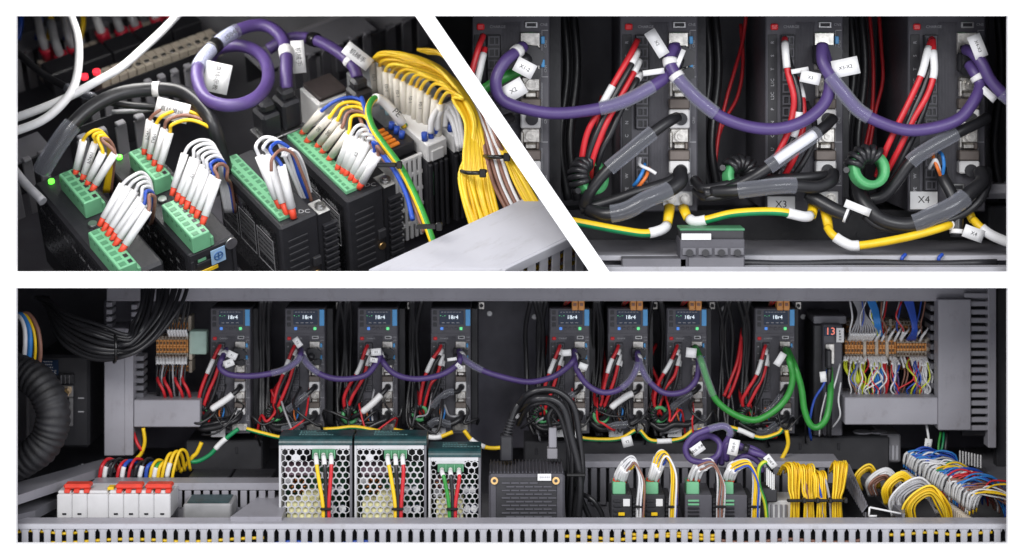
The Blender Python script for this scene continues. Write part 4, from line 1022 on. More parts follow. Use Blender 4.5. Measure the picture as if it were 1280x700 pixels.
# back ducts of the tray
bd = thing('tray_duct', 'dark grey slotted duct behind the controller box and small modules', 'wire duct', at(730, 640, .21))
build(box3(MB(), 726, 1050, 577, 585, .20, .25, .001), 'cover', GREY, bd)
fingers(bd, at(731, 608, .202), V((11.4 * S(.2), 0, 0)), 28, (7.6 * S(.2), .003, 46 * S(.2)), DGREY)
build(box3(MB(), 726, 1050, 628, 660, .206, .21), 'lower_wall', DGREY, bd)
build(box3(MB(), 726, 1050, 586, 640, .225, .23), 'rear_wall', BLK, bd)
bl = thing('tray_duct', 'grey level duct behind the white breakers at the left', 'wire duct', at(110, 640, .15))
build(box3(MB(), 113, 352, 604, 613, .145, .15, .0008), 'cover_lip', GREY, bl)
a = zt(118, 604, pz(604, .1475)); 
build(box3(MB(), 113, 352, 604.2, 606.2, .1503, .185, .0006), 'cover', GREY, bl)
fingers(bl, at(119, 624, .147), V((11.6 * S(.147), 0, 0)), 20, (8.4 * S(.147), .003, 22 * S(.147)), GREY)
build(box3(MB(), 113, 352, 634.5, 660, .147, .151), 'lower_wall', GREY, bl)
build(box3(MB(), 113, 352, 613.5, 634, .18, .185), 'rear_wall', BLK, bl)
def level_duct(label, corners, depth, m, nm='tray_duct', zpx=None, ht=.012, z=None):
    zz = z
    p = [zt(x, y, zz) for x, y in corners]
    o = thing(nm, label, 'wire duct', p[0])
    mb = MB().prism([v - V((0, 0, ht)) for v in p], (0, 0, ht)); build(mb, 'cover', m, o)
    return o, p
zL = pz(620, .1)
o, p = level_duct('grey duct running back along the left side of the tray', [(14, 622), (14, 605), (128, 574), (160, 574)], 0, GREY, z=zL + .012)
f0 = zt(49, 612, zL - .004); f1_ = zt(103, 586, zL - .004)
fingers(o, f0, (f1_ - f0) / 13, 14, (.0035, .003, .014), LGREY)
o, p = level_duct('dull flat cover panel between the left side duct and the white breakers', [(14, 645), (14, 626), (162, 576), (190, 576), (84, 617), (44, 638)], 0, DGREY, z=zL - .012)
o, p = level_duct('slanting grey duct cover left of the perforated power supplies', [(288, 646), (352, 600), (372, 600), (352, 646)], 0, GREY, z=pz(640, .07))
o, p = level_duct('dark slanting duct cover with open white rimmed end right of the yellow bundles', [(1128, 642), (1060, 579), (1077, 579), (1131, 610), (1131, 642)], 0, DGREY, z=pz(640, .068))
# open duct end profile
mb = MB()
for (a, b) in (((1086, 645), (1087, 634)), ((1087, 634), (1131, 643)), ((1086, 645), (1096, 645))): mb.tube([at(*a, .066), at(*b, .066)], 1.3 * S(.066), 6)
build(mb, 'end_profile', WHT, o)
build(MB().prism([at(1055, 590, .19), at(1077, 640, .08), at(1083, 640, .08), at(1083, 632, .08), at(1060, 580, .19)], (.002, 0, 0)), 'flank', DGREY, o)
fa, fb = at(1059, 600, .17), at(1082, 637, .082)
fingers(o, fa, (fb - fa) / 11, 12, (.0018, .004, .024), DGREY)
o, p = level_duct('grey duct running back along the right side of the tray', [(1300, 655), (1205, 560), (1236, 558), (1320, 600)], 0, DGREY, z=pz(600, .16))
f0 = at(1200, 571, .24); f1_ = at(1226, 577, .2)
fingers(o, f0, (f1_ - f0) / 7, 8, (.0022, .003, .018), WHT)
# rear equipment row under the drives
for (a, b, y0, y1, lab) in ((232, 328, 551, 578, 'dark rear box under the leftmost drive'), (655, 985, 552, 580, 'long dark rear box under the last drives'), (985, 1112, 546, 578, 'dark rear box with pale round lids at the right')):
    t = thing('rear_box', lab, 'box', at(a, y1, .28)); build(box3(MB(), a, b, y0, y1 + 10, .28, .36, .002), 'housing', DRVD, t)
    for k in range(2): build(box3(MB(), a + 14 + k * 48, a + 17 + k * 48, y0 + 8, y0 + 16, .2785, .2797, .0004), 'slot', BLK, t)
    if a == 985:
        for x, r in ((1078, 12), (1098, 11), (1044, 9), (1020, 8)):
            build(MB().tube([at(x, y0 - 1, .31), at(x, y0 - 7, .31)], r * S(.31), 24), 'round_lid', LGREY, t)
t = thing('rear_box', 'small grey box with pale vents right of the round lids', 'box', at(1112, 575, .27)); build(box3(MB(), 1100, 1126, 543, 578, .29, .36, .002), 'housing', GPANEL, t)
for k in range(3): build(box3(MB(), 1110 + k * 5, 1113 + k * 5, 557, 575, .288, .2897, .0004), 'vent_bar', LGREY, t)
# wires at the rear right and left
for i, (pts, m, r, lab) in enumerate((
  ([(1158, 530, .25), (1161, 550), (1162, 572), (1166, 580)], WWIRE, 1.6, 'white wire below the blank cover at the rear right'),
  ([(1176, 540, .25), (1173, 560), (1175, 578)], GRN, 1.5, 'left green wire below the blank cover at the rear right'),
  ([(1180, 540, .25), (1178, 558), (1172, 578)], mat('earth_green', (.01, .25, .09), .4), 1.5, 'right green wire below the blank cover at the rear right'),
  ([(1184, 540, .25), (1182, 560), (1180, 580)], BCAB, 2.4, 'black wire below the blank cover at the rear right'),
  ([(166, 538, .25), (172, 555), (179, 565)], RED, 2.1, 'red wire below the short level duct at the left'),
  ([(179, 535, .24), (181, 552), (177, 566), (170, 574)], YEL, 2.4, 'yellow wire below the short level duct at the left'))):
    cable('loose_wire', lab, 'wire', c3(pts, .24), r * S(.24), m)
k = thing('hanging_tag', 'white tag hanging at the rear right below the blank cover', 'label', at(1160, 557, .23)); card(k, at(1160, 557, .23), 9 * S(.23), 17 * S(.23), -8, txt='YV1', tsize=.005, tang=90)
# earth wires along the drive feet
def earth3(pts, lab, sl, st=True, y=.225):
    o, p = cable('earth_wire', lab, 'wire', c3(pts, y), 2.6 * S(.225), None, n=10, stripe=(1, (0, 1, 2, 3, 4)) if st else None, mats=[YEL, MATS['earth_green']])
    for a, b in sl: build(MB().tube(portion(p, a, b), 3.3 * S(.225), 10), 'marker_sleeve', SLV, o)
    return o
o, _ = cable('earth_wire', 'green earth wire with white sleeve below the leftmost small drive', 'wire', c3([(298, 536), (285, 546), (274, 556), (262, 568), (248, 577), (236, 577)], .225), 2.8 * S(.225), MATS['earth_green'], [('marker_sleeve', .25, .5, 3.5 * S(.225), SLV)])
earth3([(308, 536), (330, 542), (355, 547), (385, 542)], 'earth wire from the leftmost to the second small drive', ())
earth3([(402, 537), (420, 536), (445, 534), (478, 540)], 'earth wire from the second to the third small drive', ())
earth3([(492, 537), (520, 543), (545, 547), (566, 540)], 'earth wire from the third to the fourth small drive', ((.5, .8),), False)
earth3([(580, 538), (592, 552), (612, 560), (640, 558)], 'short yellow earth wire right of the fourth small drive', ((.2, .5),), False)
earth3([(714, 538), (724, 546), (745, 549), (775, 548), (794, 538)], 'earth wire from the fifth to the sixth small drive', ((.0, .15),))
earth3([(800, 538), (812, 550), (832, 552), (852, 548), (866, 538)], 'earth wire from the sixth to the seventh small drive', ((.35, .6),))
earth3([(872, 538), (905, 534), (925, 538), (950, 547), (972, 542), (978, 536)], 'earth wire from the seventh to the rightmost small drive', ((.05, .2), (.45, .65)))
earth3([(983, 538), (985, 556), (978, 572), (972, 580)], 'plain yellow earth wire dropping from the rightmost small drive', (), False)
earth3([(252, 553), (246, 566), (240, 572), (225, 590)], 'plain yellow earth wire at the yellow terminals', (), False)
k = thing('hanging_tag', 'white tag on the earth wire between the fifth and sixth drives', 'label', at(784, 552, .21)); card(k, at(784, 552, .21), 13 * S(.21), 13 * S(.21), 15, txt='Y2', tsize=.005)
# ---- breakers
t = thing('circuit_breakers', 'white row of circuit breakers with three red toggles on the tray', 'circuit breakers', at(70, 645, .08))
segs = ((71, 89.5, 1), (89.8, 108.5, 1), (108.8, 135, 0), (135.4, 154, 1), (154.3, 173, 1), (173.4, 192, 1), (192.3, 213, 1))
for i, (a, b, h) in enumerate(segs):
    pole = build(box3(MB(), a, b, 618, 648, .088, .15, .0012), 'pole', PWHT, t)
    build(box3(MB(), a + 1, b - 1, 613.5, 617.6, .094, .135, .0015), 'shoulder', PWHT, pole)
    if h: build(box3(MB(), a + (b - a) / 2 - 2.5, a + (b - a) / 2 + 2.5, 641.5, 643.5, .0865, .0877, .0003), 'clip_slot', BLK, pole)
for (a, b) in ((79, 112.5), (144, 177.5), (181, 214.5)):
    mb = MB(); box3(mb, a, b, 605.5, 611.5, .095, .115, .002); tg = build(mb, 'red_toggle', TRED, t)
    for x in (a + 1, a + (b - a) * .38, a + (b - a) * .76): build(box3(MB(), x, x + 7, 612, 616.6, .0915, .105, .0008), 'toggle_leg', TRED, tg)
o = build(box3(MB(), 134, 142, 609, 613, .10, .115, .0008), 'yellow_clip', YEL); meta(o, 'small yellow clip between the first two red toggles', 'clip')
# ---- relays and box at the left
for (a, lab) in ((235, 'left flat dark relay behind the small steel box'), (289, 'right flat dark relay behind the small steel box')):
    t = thing('flat_relay', lab, 'relay', at(a, 600, .18))
    build(box3(MB(), a, a + 51, 596, 603, .185, .235, .0012), 'housing', BLKM, t)
    build(box3(MB(), a, a + 51, 600, 604, .1825, .1847, .0006), 'steel_edge', STEEL, t)
    build(box3(MB(), a + 8, a + 44, 595.3, 595.9, .19, .22), 'type_plate', DRVD, t)
t = thing('steel_box', 'small steel box with dark printed top in front of the slotted duct', 'box', at(228, 648, .085))
build(box3(MB(), 229, 289, 630, 650, .088, .14, .0018), 'housing', mat('zinc_plated_steel', (.42, .42, .42), .38, .55, var=.15, scale=30), t)
a = at(229, 630, .088); e = at(289, 630, .088)
build(MB().box(a.x + .004, e.x - .004, .093, .136, a.z + .0003, a.z + .0012, .0004), 'top_label', TEAL, t)
# tray wires at the left: red, black, yellow arcs
arc_cols = [(150, RED), (156, BCAB), (163, BCAB), (172, RED), (178, BLU), (186, RED), (193, BCAB), (200, BCAB), (208, BLU), (213, YEL), (218, GRN), (223, YEL), (228, YEL), (234, YEL), (241, YEL)]
for i, (x, m) in enumerate(arc_cols):
    nm = {RED.name: 'red', BCAB.name: 'black', BLU.name: 'blue', YEL.name: 'yellow', GRN.name: 'green'}[m.name]
    x -= 22; hgt = 574 + J(3) if i < 12 else 566 - (i - 12) * 2
    cable('arched_wire', nm + ' arched wire on the rear terminals, ' + ('leftmost' if i == 0 else ORD[i] + ' from the left' if i < 12 else ('third', 'second', 'first')[i - 12] + ' from the right'), 'wire',
          c3([(x - 4, 600, .19), (x - 1, 584, .19), (x + 6, hgt + 2, .20), (x + 14, hgt + 4, .21), (x + 19, 588, .225)], .2), (2.4 + J(.5)) * S(.2), m, [('marker_sleeve', .05, .28, 3.1 * S(.2), SLV)] if i % 3 == 1 else ())
# ---- power supplies with perforated fronts
def hexplate(mb, px0, px1, py0, py1, y, cell, keep):
    s_ = S(y); A = at(px0, py0, y); Bq = at(px1, py1, y)
    wd, ht = Bq.x - A.x, A.z - Bq.z
    nx = max(1, round(wd / (cell * s_))); cw = wd / nx; rowh = cw * .866; ny = max(1, round(ht / rowh)); rowh = ht / ny
    ro = cw / math.sqrt(3); ri = ro * .78
    # plate made of rings round hexagonal holes, half cells filled at the row ends
    for j in range(ny):
        off = 0.5 * (j % 2)
        for i in range(nx):
            cx = A.x + cw * (i + .5 + off); cz = A.z - rowh * (j + .5)
            if cx > Bq.x - cw * .2: continue
            out = [V((cx + ro * math.cos(rad(90 + 60 * k)), y, cz + rowh / .866 / math.sqrt(3) * math.sin(rad(90 + 60 * k)))) for k in range(6)]
            r2 = ri if keep(i, j) else ro * .05
            inn = [V((cx + r2 * math.cos(rad(90 + 60 * k)), y, cz + r2 * math.sin(rad(90 + 60 * k)))) for k in range(6)]
            mb.quadwall(out, inn)
            if keep(i, j): mb.quadwall(inn, [p + V((0, .0012, 0)) for p in inn])
def psu(label, px0, px1, pyt, pyb, ytop, cell, wire_cols, tb):
    y = .095; t = thing('power_supply', label, 'power supply', at(px0, 655, y))
    def bx(name, m, *a, parent=None, bev=.0006): return build(box3(MB(), *a, bev), name, m, parent or t)
    bx('left_wall', PSUW, px0, px0 + 3, pyt, 655, y, y + .07); bx('right_wall', DGREY, px1 - 3, px1, pyt, 655, y, y + .07)
    bx('rear_wall', BLK, px0 + 3.2, px1 - 3.2, pyt + 2, 655, y + .066, y + .07)
    fr = bx('front_frame', PSUW, px0 + 3.1, px1 - 3.1, pyt, pyt + 5, y, y + .001, bev=.0002)
    tx0, tx1, ty0, ty1 = tb
    mb = MB()
    def keep(i, j): return True
    # strips beside the terminal opening and the honeycomb below
    hexplate(mb, px0 + 3.1, tx0 - 2, pyt + 5.2, ty1 + 2, y, cell, lambda i, j: not (i == 1 and j == 1))
    hexplate(mb, tx1 + 2, px1 - 3.1, pyt + 5.2, ty1 + 2, y, cell, keep)
    hexplate(mb, px0 + 3.1, px1 - 3.1, ty1 + 2.2, 648, y, cell, keep)
    build(mb, 'perforated_front', PSUW, t)
    bx('front_panel', PSUW, tx0 - 1.9, tx1 + 1.9, pyt + 5.1, ty0 - .2, y, y + .001, bev=.0002)
    bx('front_panel', PSUW, px0 + 3.1, px1 - 3.1, 648.2, 655, y, y + .001, bev=.0002)
    # rounded teal lid
    A = at(px0, pyt, y); Bq = at(px1, pyt, y); prof = []
    for k in range(7):
        a = rad(90 * k / 6); prof.append(V((A.x, y + .010 - .010 * math.cos(a) - .001, A.z - .0095 + .010 * math.sin(a) + .0098)))
    prof += [V((A.x, y + ytop, A.z + .0103)), V((A.x, y + ytop, A.z + .0004)), V((A.x, y - .001, A.z + .0004))]
    lid = build(MB().prism(prof[::-1], (Bq.x - A.x, 0, 0)), 'lid', TEAL, t)
    zl = A.z + .0103
    for k in range(3):
        mb = MB(); 
        xx = A.x + (Bq.x - A.x) * .26
        for q_ in range(12 - k * 3):
            ww = RN.uniform(.0012, .0035); mb.box(xx, xx + ww, y + .014 + k * .0105, y + .018 + k * .0105, zl + .0002, zl + .0006); xx += ww + .0014
        o_ = build(mb, 'printed_text', mat('teal_print', (.12, .25, .25), .5), lid); o_['kind'] = 'stuff'
    # terminals
    tbk = bx('terminal_block', PLUGD, tx0, tx1, ty0, ty1, y - .004, y + .02)
    n = 3; wx = []
    for k in range(n):
        cx = tx0 + (tx1 - tx0) * (k + .5) / n; wx.append(cx)
        build(MB().cyl(at(cx, ty0 + 6.5, y - .0043), at(cx, ty0 + 6.5, y - .0062), 2.6 * S(y), 10), 'screw', SIL, tbk)
        bx('divider', PLUG, cx + (tx1 - tx0) / n / 2 - .7, cx + (tx1 - tx0) / n / 2 + .3, ty0 + .5, ty1 - .5, y - .007, y - .0043, parent=tbk, bev=.0002)
    # inside: transformer and boards
    bx('transformer', CRMB, px0 + 10, px0 + (px1 - px0) * .66, 626, 655, y + .004, y + .04)
    bx('coil_former', CRMB, px0 + (px1 - px0) * .32, px0 + (px1 - px0) * .55, 616, 625.6, y + .008, y + .035)
    bx('capacitor_bank', mat('mauve_capacitor', (.16, .10, .13), .5), px0 + 8, px0 + (px1 - px0) * .5, pyt + 26, pyt + 38, y + .02, y + .05)
    bx('circuit_board', mat('green_circuit_board', (.03, .12, .06), .5, var=.4, scale=90), px0 + 6, px1 - 6, pyt + 22, 655, y + .058, y + .061)
    for k, (fx, yy, r_) in enumerate(((.72, 612, 5), (.84, 612, 5), (.74, 636, 5.5), (.87, 636, 5.5))):
        xx = px0 + (px1 - px0) * fx
        cp = build(MB().tube([at(xx, yy, y + .012), at(xx, yy, y + .045)], r_ * S(y), 14), 'capacitor', mat('capacitor_sleeve', (.03, .035, .09), .3), t)
        build(MB().tube([at(xx, yy, y + .0112), at(xx, yy, y + .0118)], r_ * .8 * S(y), 14), 'capacitor_top', STEEL, cp)
    cw_ = at(px0 + (px1 - px0) * .27, 606, y + .02)
    build(MB().tube([cw_ + V((.008 * math.cos(a) * (1 + .35 * math.cos(9 * a)), .004 * math.sin(9 * a), .008 * math.sin(a) * (1 + .35 * math.cos(9 * a)))) for a in [2 * math.pi * k / 90 for k in range(91)]], .0011, 6), 'copper_coil', mat('copper_wire', (.55, .22, .09), .3, 1.0), t)
    bx('heat_plate', STEEL, px0 + 6, px0 + 18, pyt + 40, pyt + 50, y + .015, y + .04)
    nm = {YEL.name: 'yellow', BCAB.name: 'black', RED.name: 'red', GRN.name: 'green'}
    cxm = sum(wx) / 3 + (px1 - px0) * .04
    for k, m in enumerate(wire_cols):
        x = wx[k]; e = cxm + (k - 1) * 3.4
        cable('supply_wire', nm[m.name] + ' wire on the front of the ' + label, 'wire', c3([(x, ty0 + 8, y - .007), (x + .5, ty1 + 1, y - .014), (x + 1 + (e - x) * .2, (ty1 + 625) / 2 - 8, y - .02), (e + (x - e) * .1, 628, y - .02), (e, 652, y - .022)], y), 2.5 * S(y), m, [('crimp_sleeve', .0, .17, 3.0 * S(y), WHT)])
    k = thing('wire_tie', 'black tie round the wires of the ' + label, 'cable tie', at(cxm, 637, y - .025))
    build(box3(MB(), cxm - 8, cxm + 7, 635.5, 638.5, y - .0275, y - .0215, .0012), 'strap', TIE, k)
psu('left perforated white power supply', 348.5, 440, 556.5, 648, .048, 8.4, (YEL, BCAB, RED), (390, 418.5, 562, 574))
psu('middle perforated white power supply', 443, 533, 556.5, 648, .048, 8.4, (YEL, BCAB, RED), (480, 508, 563, 574))
psu('small right perforated white power supply', 535.5, 601, 571.5, 648, .048, 7.4, (GRN, BCAB, RED), (547, 579, 580.5, 590.5))
# ---- controller box
t = thing('controller_box', 'dark grey controller box with slotted front and white sticker', 'controller', at(610, 655, .10))
build(box3(MB(), 611, 706, 593, 655, .10, .18, .003), 'housing', DRV, t)
mb = MB(); A = at(611, 592, .10); Bq = at(706, 592, .10)
w0 = (Bq.x - A.x) / 21
f_ = build(MB().box(A.x + .001, A.x + w0 * .55, .104, .178, A.z - .001, A.z + .0018, .0006), 'top_fin', DRV, t)
for k in range(1, 21): reuse(f_, t, V((w0 * k, 0, 0)))
build(box3(MB(), 620, 696, 597, 651, .0985, .0997, .0008), 'front_plate', DRVD, t)
sl = build(box3(MB(), 0, 10.5, 0, 1.9, .0968, .0983, .0003), 'slit_frame', DRV, t)
W_ = at(0, 0, .0968)
for j in range(10):
    for i in range(6):
        off = at(627 + i * 11.6 + (5.8 if j % 2 else 0), 603 + j * 4.7, .0968) - W_
        if 627 + i * 11.6 + (5.8 if j % 2 else 0) > 688 or (j < 1 and i > 3): continue
        reuse(sl, t, V((off.x, 0, off.z)))
bpy.data.objects.remove(sl)
st = build(box3(MB(), 672, 689, 592.5, 601, .0945, .0966, .0003), 'sticker', TAG, t)
print_bars(st, 674.5, 687, .0943, [(595.5, 2.2)], WINK)
for x in (618, 695):
    b_ = build(MB().tube([at(x, 601, .0983), at(x, 601, .0955)], 4.6 * S(.098), 16), 'brass_insert', BRASS, t)
    build(MB().tube([at(x, 601, .0953), at(x, 601, .0948)], 2.2 * S(.098), 10), 'bore', BLK, b_)
pl = thing('angled_plug', 'black angled plug with ribbed strain relief above the controller box', 'plug', at(632, 574, .15))
build(box3(MB(), 625, 641, 545, 577, .14, .165, .002), 'shell', BLK, pl)
for k in range(6): build(MB().tube([at(634 + k * 1.0, 544 - k * 3.6, .15), at(634.4 + k, 542 - k * 3.6, .15)], (6.2 - k * .25) * S(.15), 12), 'strain_ring', DRVD, pl)
build(MB().tube(catmull(c3([(633, 546, .15), (640, 522, .15), (648, 505, .15), (662, 497, .16), (672, 497, .18)], .15)), 4 * S(.15), 10), 'cable', BCAB, pl)
gp = thing('grey_plug', 'grey data plug standing behind the controller box', 'plug', at(690, 575, .16))
build(box3(MB(), 686, 696, 535, 560, .15, .165, .001), 'shell', GREY, gp); build(box3(MB(), 684, 697, 561, 574, .15, .168, .001), 'foot', GPANEL, gp)
for k, (pts, r) in enumerate((
  ([(650, 512, .18), (665, 500), (690, 498), (706, 512), (714, 545), (722, 580), (726, 610), (723, 650)], 4.4), ([(640, 520, .18), (660, 492), (692, 488), (716, 506), (724, 545), (727, 590), (722, 625), (719, 650)], 4.2),
  ([(655, 505, .19), (680, 490), (702, 494), (714, 525), (716, 570), (714, 610), (713, 650)], 3.6), ([(648, 530, .2), (662, 508), (684, 504), (700, 520), (712, 560), (718, 600), (729, 630), (738, 650)], 3.6), ([(690, 540, .16), (686, 520), (696, 508), (708, 530), (711, 580), (709, 620), (711, 650)], 3.2))):
    cable('black_cable', ('outermost', 'widest', 'inner', 'innermost', 'shortest')[k] + ' black cable looping down beside the controller box', 'cable', c3(pts, .12 + k * .008), r * S(.12), BCAB, n=10)
o = thing('bundle_tie', 'black tie round the cables beside the controller box', 'cable tie', at(720, 594, .11)); build(box3(MB(), 708, 732, 592, 596, .108, .112, .001), 'strap', TIE, o)
cable('black_cable', 'short black cable bent low right of the controller box', 'cable', c3([(728, 618, .14), (740, 624, .13), (750, 638, .13), (755, 652, .13)], .13), 3.2 * S(.13), BCAB)
# ---- four small modules with green plugs
SM = ((764, 790, 617, 'first'), (805, 831, 617, 'second'), (856, 890, 617, 'third'), (899, 934, 617, 'fourth'))
for i, (a, b, y0, nth) in enumerate(SM):
    t = thing('stepper_module', nth + ' small dark module from the left, with green plug, on the tray', 'drive module', at(a, 650, .10))
    build(box3(MB(), a, b, y0 + 2, 655, .10, .17, .001), 'housing', DRVD if i < 2 else DRV, t)
    build(box3(MB(), b + .4, b + 8, y0 + 6, 655, .105, .165, .001), 'heat_sink', BLKM, t)
    pg = build(box3(MB(), a + 2, a + 18, y0 - 14, y0 + 1.5, .108, .135, .001), 'green_plug', PLUG, t)
    if i < 2:
        for k in range(4): build(box3(MB(), a + 3, b - 12 - (k == 0) * 2, 625 + k * 6, 628 + k * 6, .0975, .0997, .0004), 'vent_rib', BLK, t)
        st = build(box3(MB(), b - 11, b - 2.5, 624, 633, .0975, .0997, .0003), 'sticker', TAG, t)
        build(box3(MB(), a + 9, a + 17, 641, 645, .0965, .0997, .0005), 'yellow_switch', YEL, t)
    else:
        for k in range(5):
            r_ = build(box3(MB(), a + 4, b - 16, 625 + k * 4.6, 627.4 + k * 4.6, .0975, .0997, .0004), 'vent_rib', PLUG if k < 2 else BLK, t)
    for k in range(5): build(box3(MB(), b + 1, b + 9, 627 + k * 5, 629.4 + k * 5, .1025, .1046, .0004), 'heat_fin', DRVD, t)
    # wire fan
    cols = ([WWIRE, WWIRE, GWIRE, WWIRE, BRN, WWIRE, BLU, BRN, YEL], [WWIRE, YEL, WWIRE, YEL, WWIRE, YEL, GWIRE, WWIRE, BLU, BRN], [WWIRE, BRN, GWIRE, BRN, WWIRE], [WWIRE, YEL, WWIRE, YEL, GWIRE, YEL, WWIRE, BLU, WWIRE])[i]
    hgt = (573, 564, 576, 575)[i]
    for k, m in enumerate(cols):
        f = k / max(1, len(cols) - 1); bx_ = a + 3 + f * 13; tp = hgt + f * 9 + J(2.0); dd = .115 - .022 * ((k * 5) % 9) / 9
        nm = {WWIRE.name: 'white', BLU.name: 'blue', BRN.name: 'brown', YEL.name: 'yellow', GWIRE.name: 'grey'}[m.name]
        o, p = cable('module_wire', nm + ' arched wire of the ' + nth + ' small dark module from the left', 'wire',
              c3([(bx_, 604 + J(2), .118), (bx_ + 5 + J(1), 590, dd), (bx_ + 13 - f * 2 + J(1.5), tp + 3, dd - .006), (b + 1 + f * 3 + J(1.5), tp, dd - .006), (b + 8 + f * 7 + J(1.5), tp + 22, dd - .01), (b + 7 + f * 8 + J(1), 630, dd - .012), (b + 6 + f * 8, 655, dd - .012)], .1),
              1.3 * S(.1), m, [('marker_sleeve', .06, .25 + J(.02), 2.1 * S(.1), SLV), ('ferrule', 0, .05, 1.9 * S(.1), REDF)], 'arched %s wires of the %s small module' % (nm, nth), n=7)
    k = thing('wire_tie', 'black tie on the wires right of the ' + nth + ' small module', 'cable tie', at(b + 10, 634, .085)); build(box3(MB(), b + 4, b + 18, 632.5, 635.5, .0835, .088, .001), 'strap', TIE, k)
# purple loop on the tray
o, p = cable('purple_cable', 'purple cable coiled in a loop on the tray wires', 'cable',
   c3([(902, 580, .13), (903, 560, .12), (912, 542, .115), (905, 533, .115), (885, 537, .112), (866, 546, .11), (857, 560, .11), (862, 574, .11), (878, 578, .11), (896, 570, .115), (900, 555, .12), (888, 545, .13), (872, 549, .14), (862, 560, .15)], .11), 3.9 * S(.11), PUR, [('clear_sleeve', .18, .33, 4.8 * S(.11), CLR)], n=12)
card(o, at(872, 561, .1), 17 * S(.1), 12 * S(.1), 35, txt='直线-示教', tsize=.0045)
o, p = cable('purple_cable', 'purple cable running from the coiled loop down to the white controller', 'cable',
   c3([(908, 575, .125), (908, 556, .115), (920, 556, .12), (940, 564, .115), (957, 572, .11), (966, 584, .11)], .115), 4.2 * S(.11), PUR, n=12)
card(o, at(917, 559, .1), 13 * S(.1), 20 * S(.1), -12, txt='机械手', tsize=.0045, tang=90)
card(o, at(963, 577, .095), 18 * S(.095), 9 * S(.095), -52, txt='机械手', tsize=.0042)
cable('purple_cable', 'second purple cable curving behind the coiled loop', 'cable', c3([(893, 582, .14), (900, 566, .135), (918, 560, .13), (938, 560, .128), (955, 570, .125), (962, 582, .125)], .13), 3.7 * S(.13), PUR, n=12)
cable('purple_cable', 'low purple cable bent right of the coiled loop', 'cable', c3([(912, 588, .12), (922, 574, .118), (936, 570, .118), (948, 578, .12), (953, 590, .12)], .12), 3.6 * S(.12), PUR, n=12)
cable('clear_tube', 'black sleeve round the purple cable right of the coiled loop', 'tube', c3([(929, 559, .112), (936, 561.5, .111)], .11), 5 * S(.11), BCAB, n=12)
o, p = cable('earth_wire', 'green and yellow earth wire arching down to the white controller', 'wire', c3([(966, 584, .11), (957, 577), (949, 585), (949, 605), (956, 628), (959, 652)], .095), 2.6 * S(.095), None, n=10, stripe=(1, (0, 1, 2, 3, 4)), mats=[YGR, GRN])
t = thing('white_controller', 'white slotted controller behind the yellow wire bundles', 'controller', at(958, 655, .10))
build(box3(MB(), 960, 1000, 626, 655, .11, .16, .001), 'housing', WHT, t)
build(box3(MB(), 952, 972, 611, 628, .10, .14, .0015), 'black_plug', DRVD, t)
for k in range(4): build(box3(MB(), 963 + k * 6, 966 + k * 6, 631, 655, .1075, .1097, .0005), 'slot_bar', GPANEL, t)
for k in range(5): build(box3(MB(), 958 + k * 2.2, 959.6 + k * 2.2, 585 + k * 2, 607 + k * 2, .10, .103, .0006), 'wire_sleeve', SLV, t)
t = thing('dark_terminal', 'dark terminal behind the four yellow wire bundles', 'terminal', at(985, 655, .12)); build(box3(MB(), 1002, 1053, 610, 655, .12, .15, .001), 'housing', DRVD, t)
# yellow bundles
BU = ((987, 992, 994, 578, 'first', 17), (1006, 1009, 1011, 580, 'second', 12), (1020, 1024, 1027, 588, 'third', 13), (1050, 1050, 1046, 576, 'fourth', 17))
for (xa, xb, xe, yt, nth, n) in BU:
    for k in range(n):
        f = (k + .5) / n; dpt = .095 + .014 * ((k * 7) % n) / n; sx = xa + (f - .5) * 18; mx = xb + (f - .5) * 17; ex = xe + (f - .5) * 10.5
        cable('yellow_wire', 'thin yellow wire in the %s tied yellow bundle from the left' % nth, 'wire',
              c3([(sx - 6 + J(2), yt + 12 + J(4), dpt + .03), (sx + J(1), yt + 2 + J(2), dpt + .015), (mx + 1, yt + 8 + J(3), dpt), (mx * .55 + ex * .45, yt + 34, dpt - .003), (ex, 625, dpt - .005), (ex + J(2), 655, dpt - .005)], .1), 1.25 * S(.1), YELS[k % 3], group='yellow wires in the %s tied bundle' % nth, n=6, sub=5)
    k = thing('wire_tie', 'black tie round the %s tied yellow bundle from the left' % nth, 'cable tie', at(xe, 626, .08))
    build(box3(MB(), xe - 10, xe + 9, 624.5, 628, .078, .084, .0012), 'strap', TIE, k); build(box3(MB(), xe + 9.2, xe + 14, 623, 629.5, .077, .084, .001), 'tie_head', TIE, k)
for i, (x, m, nm) in enumerate(((1008, BRN, 'brown'), (1004, WWIRE, 'white'), (1024, BLU, 'blue'), (1034, GWIRE, 'grey'))):
    cable('loose_wire', nm + ' wire between the tied yellow bundles', 'wire', c3([(x - 6, 590, .13), (x - 2, 600, .1), (x + 3, 625, .095), (x + 5, 655, .095)], .1), 1.6 * S(.1), m, n=7)
# coils of looped wires on the tray
def loops(nth, cx, cy, n, m_, rx, ry, y, nm, lab):
    for k in range(n):
        m = YELS[k % 3] if m_ is YEL else m_; f = k / max(1, n - 1); a = .62 + .42 * f; ox = J(3.5); dz = J(.007); a *= 1 + J(.10); cy_ = cy; 
        cable('looped_wire', nm + ' looped wire in the ' + lab, 'wire',
              c3([(cx + rx * .9 + ox - 6 * (1 - a), cy + ry * .8, y + .01 + dz), (cx + rx * .75 * a + ox, cy - ry * .1, y + dz), (cx + rx * .2 * a, cy - ry * a, y - .004 + dz), (cx - rx * .5 * a, cy - ry * .72 * a, y - .006 + dz), (cx - rx * a, cy + ry * .05, y - .006 + dz), (cx - rx * 1.02 * a + 4, cy + ry * .95, y + .004 + dz)], y), 1.45 * S(y), m, group=nm + ' looped wires in the ' + lab, n=6, sub=5)
loops(1, 1085, 598, 9, YEL, 16, 15, .17, 'yellow', 'rearmost coil of the tray')
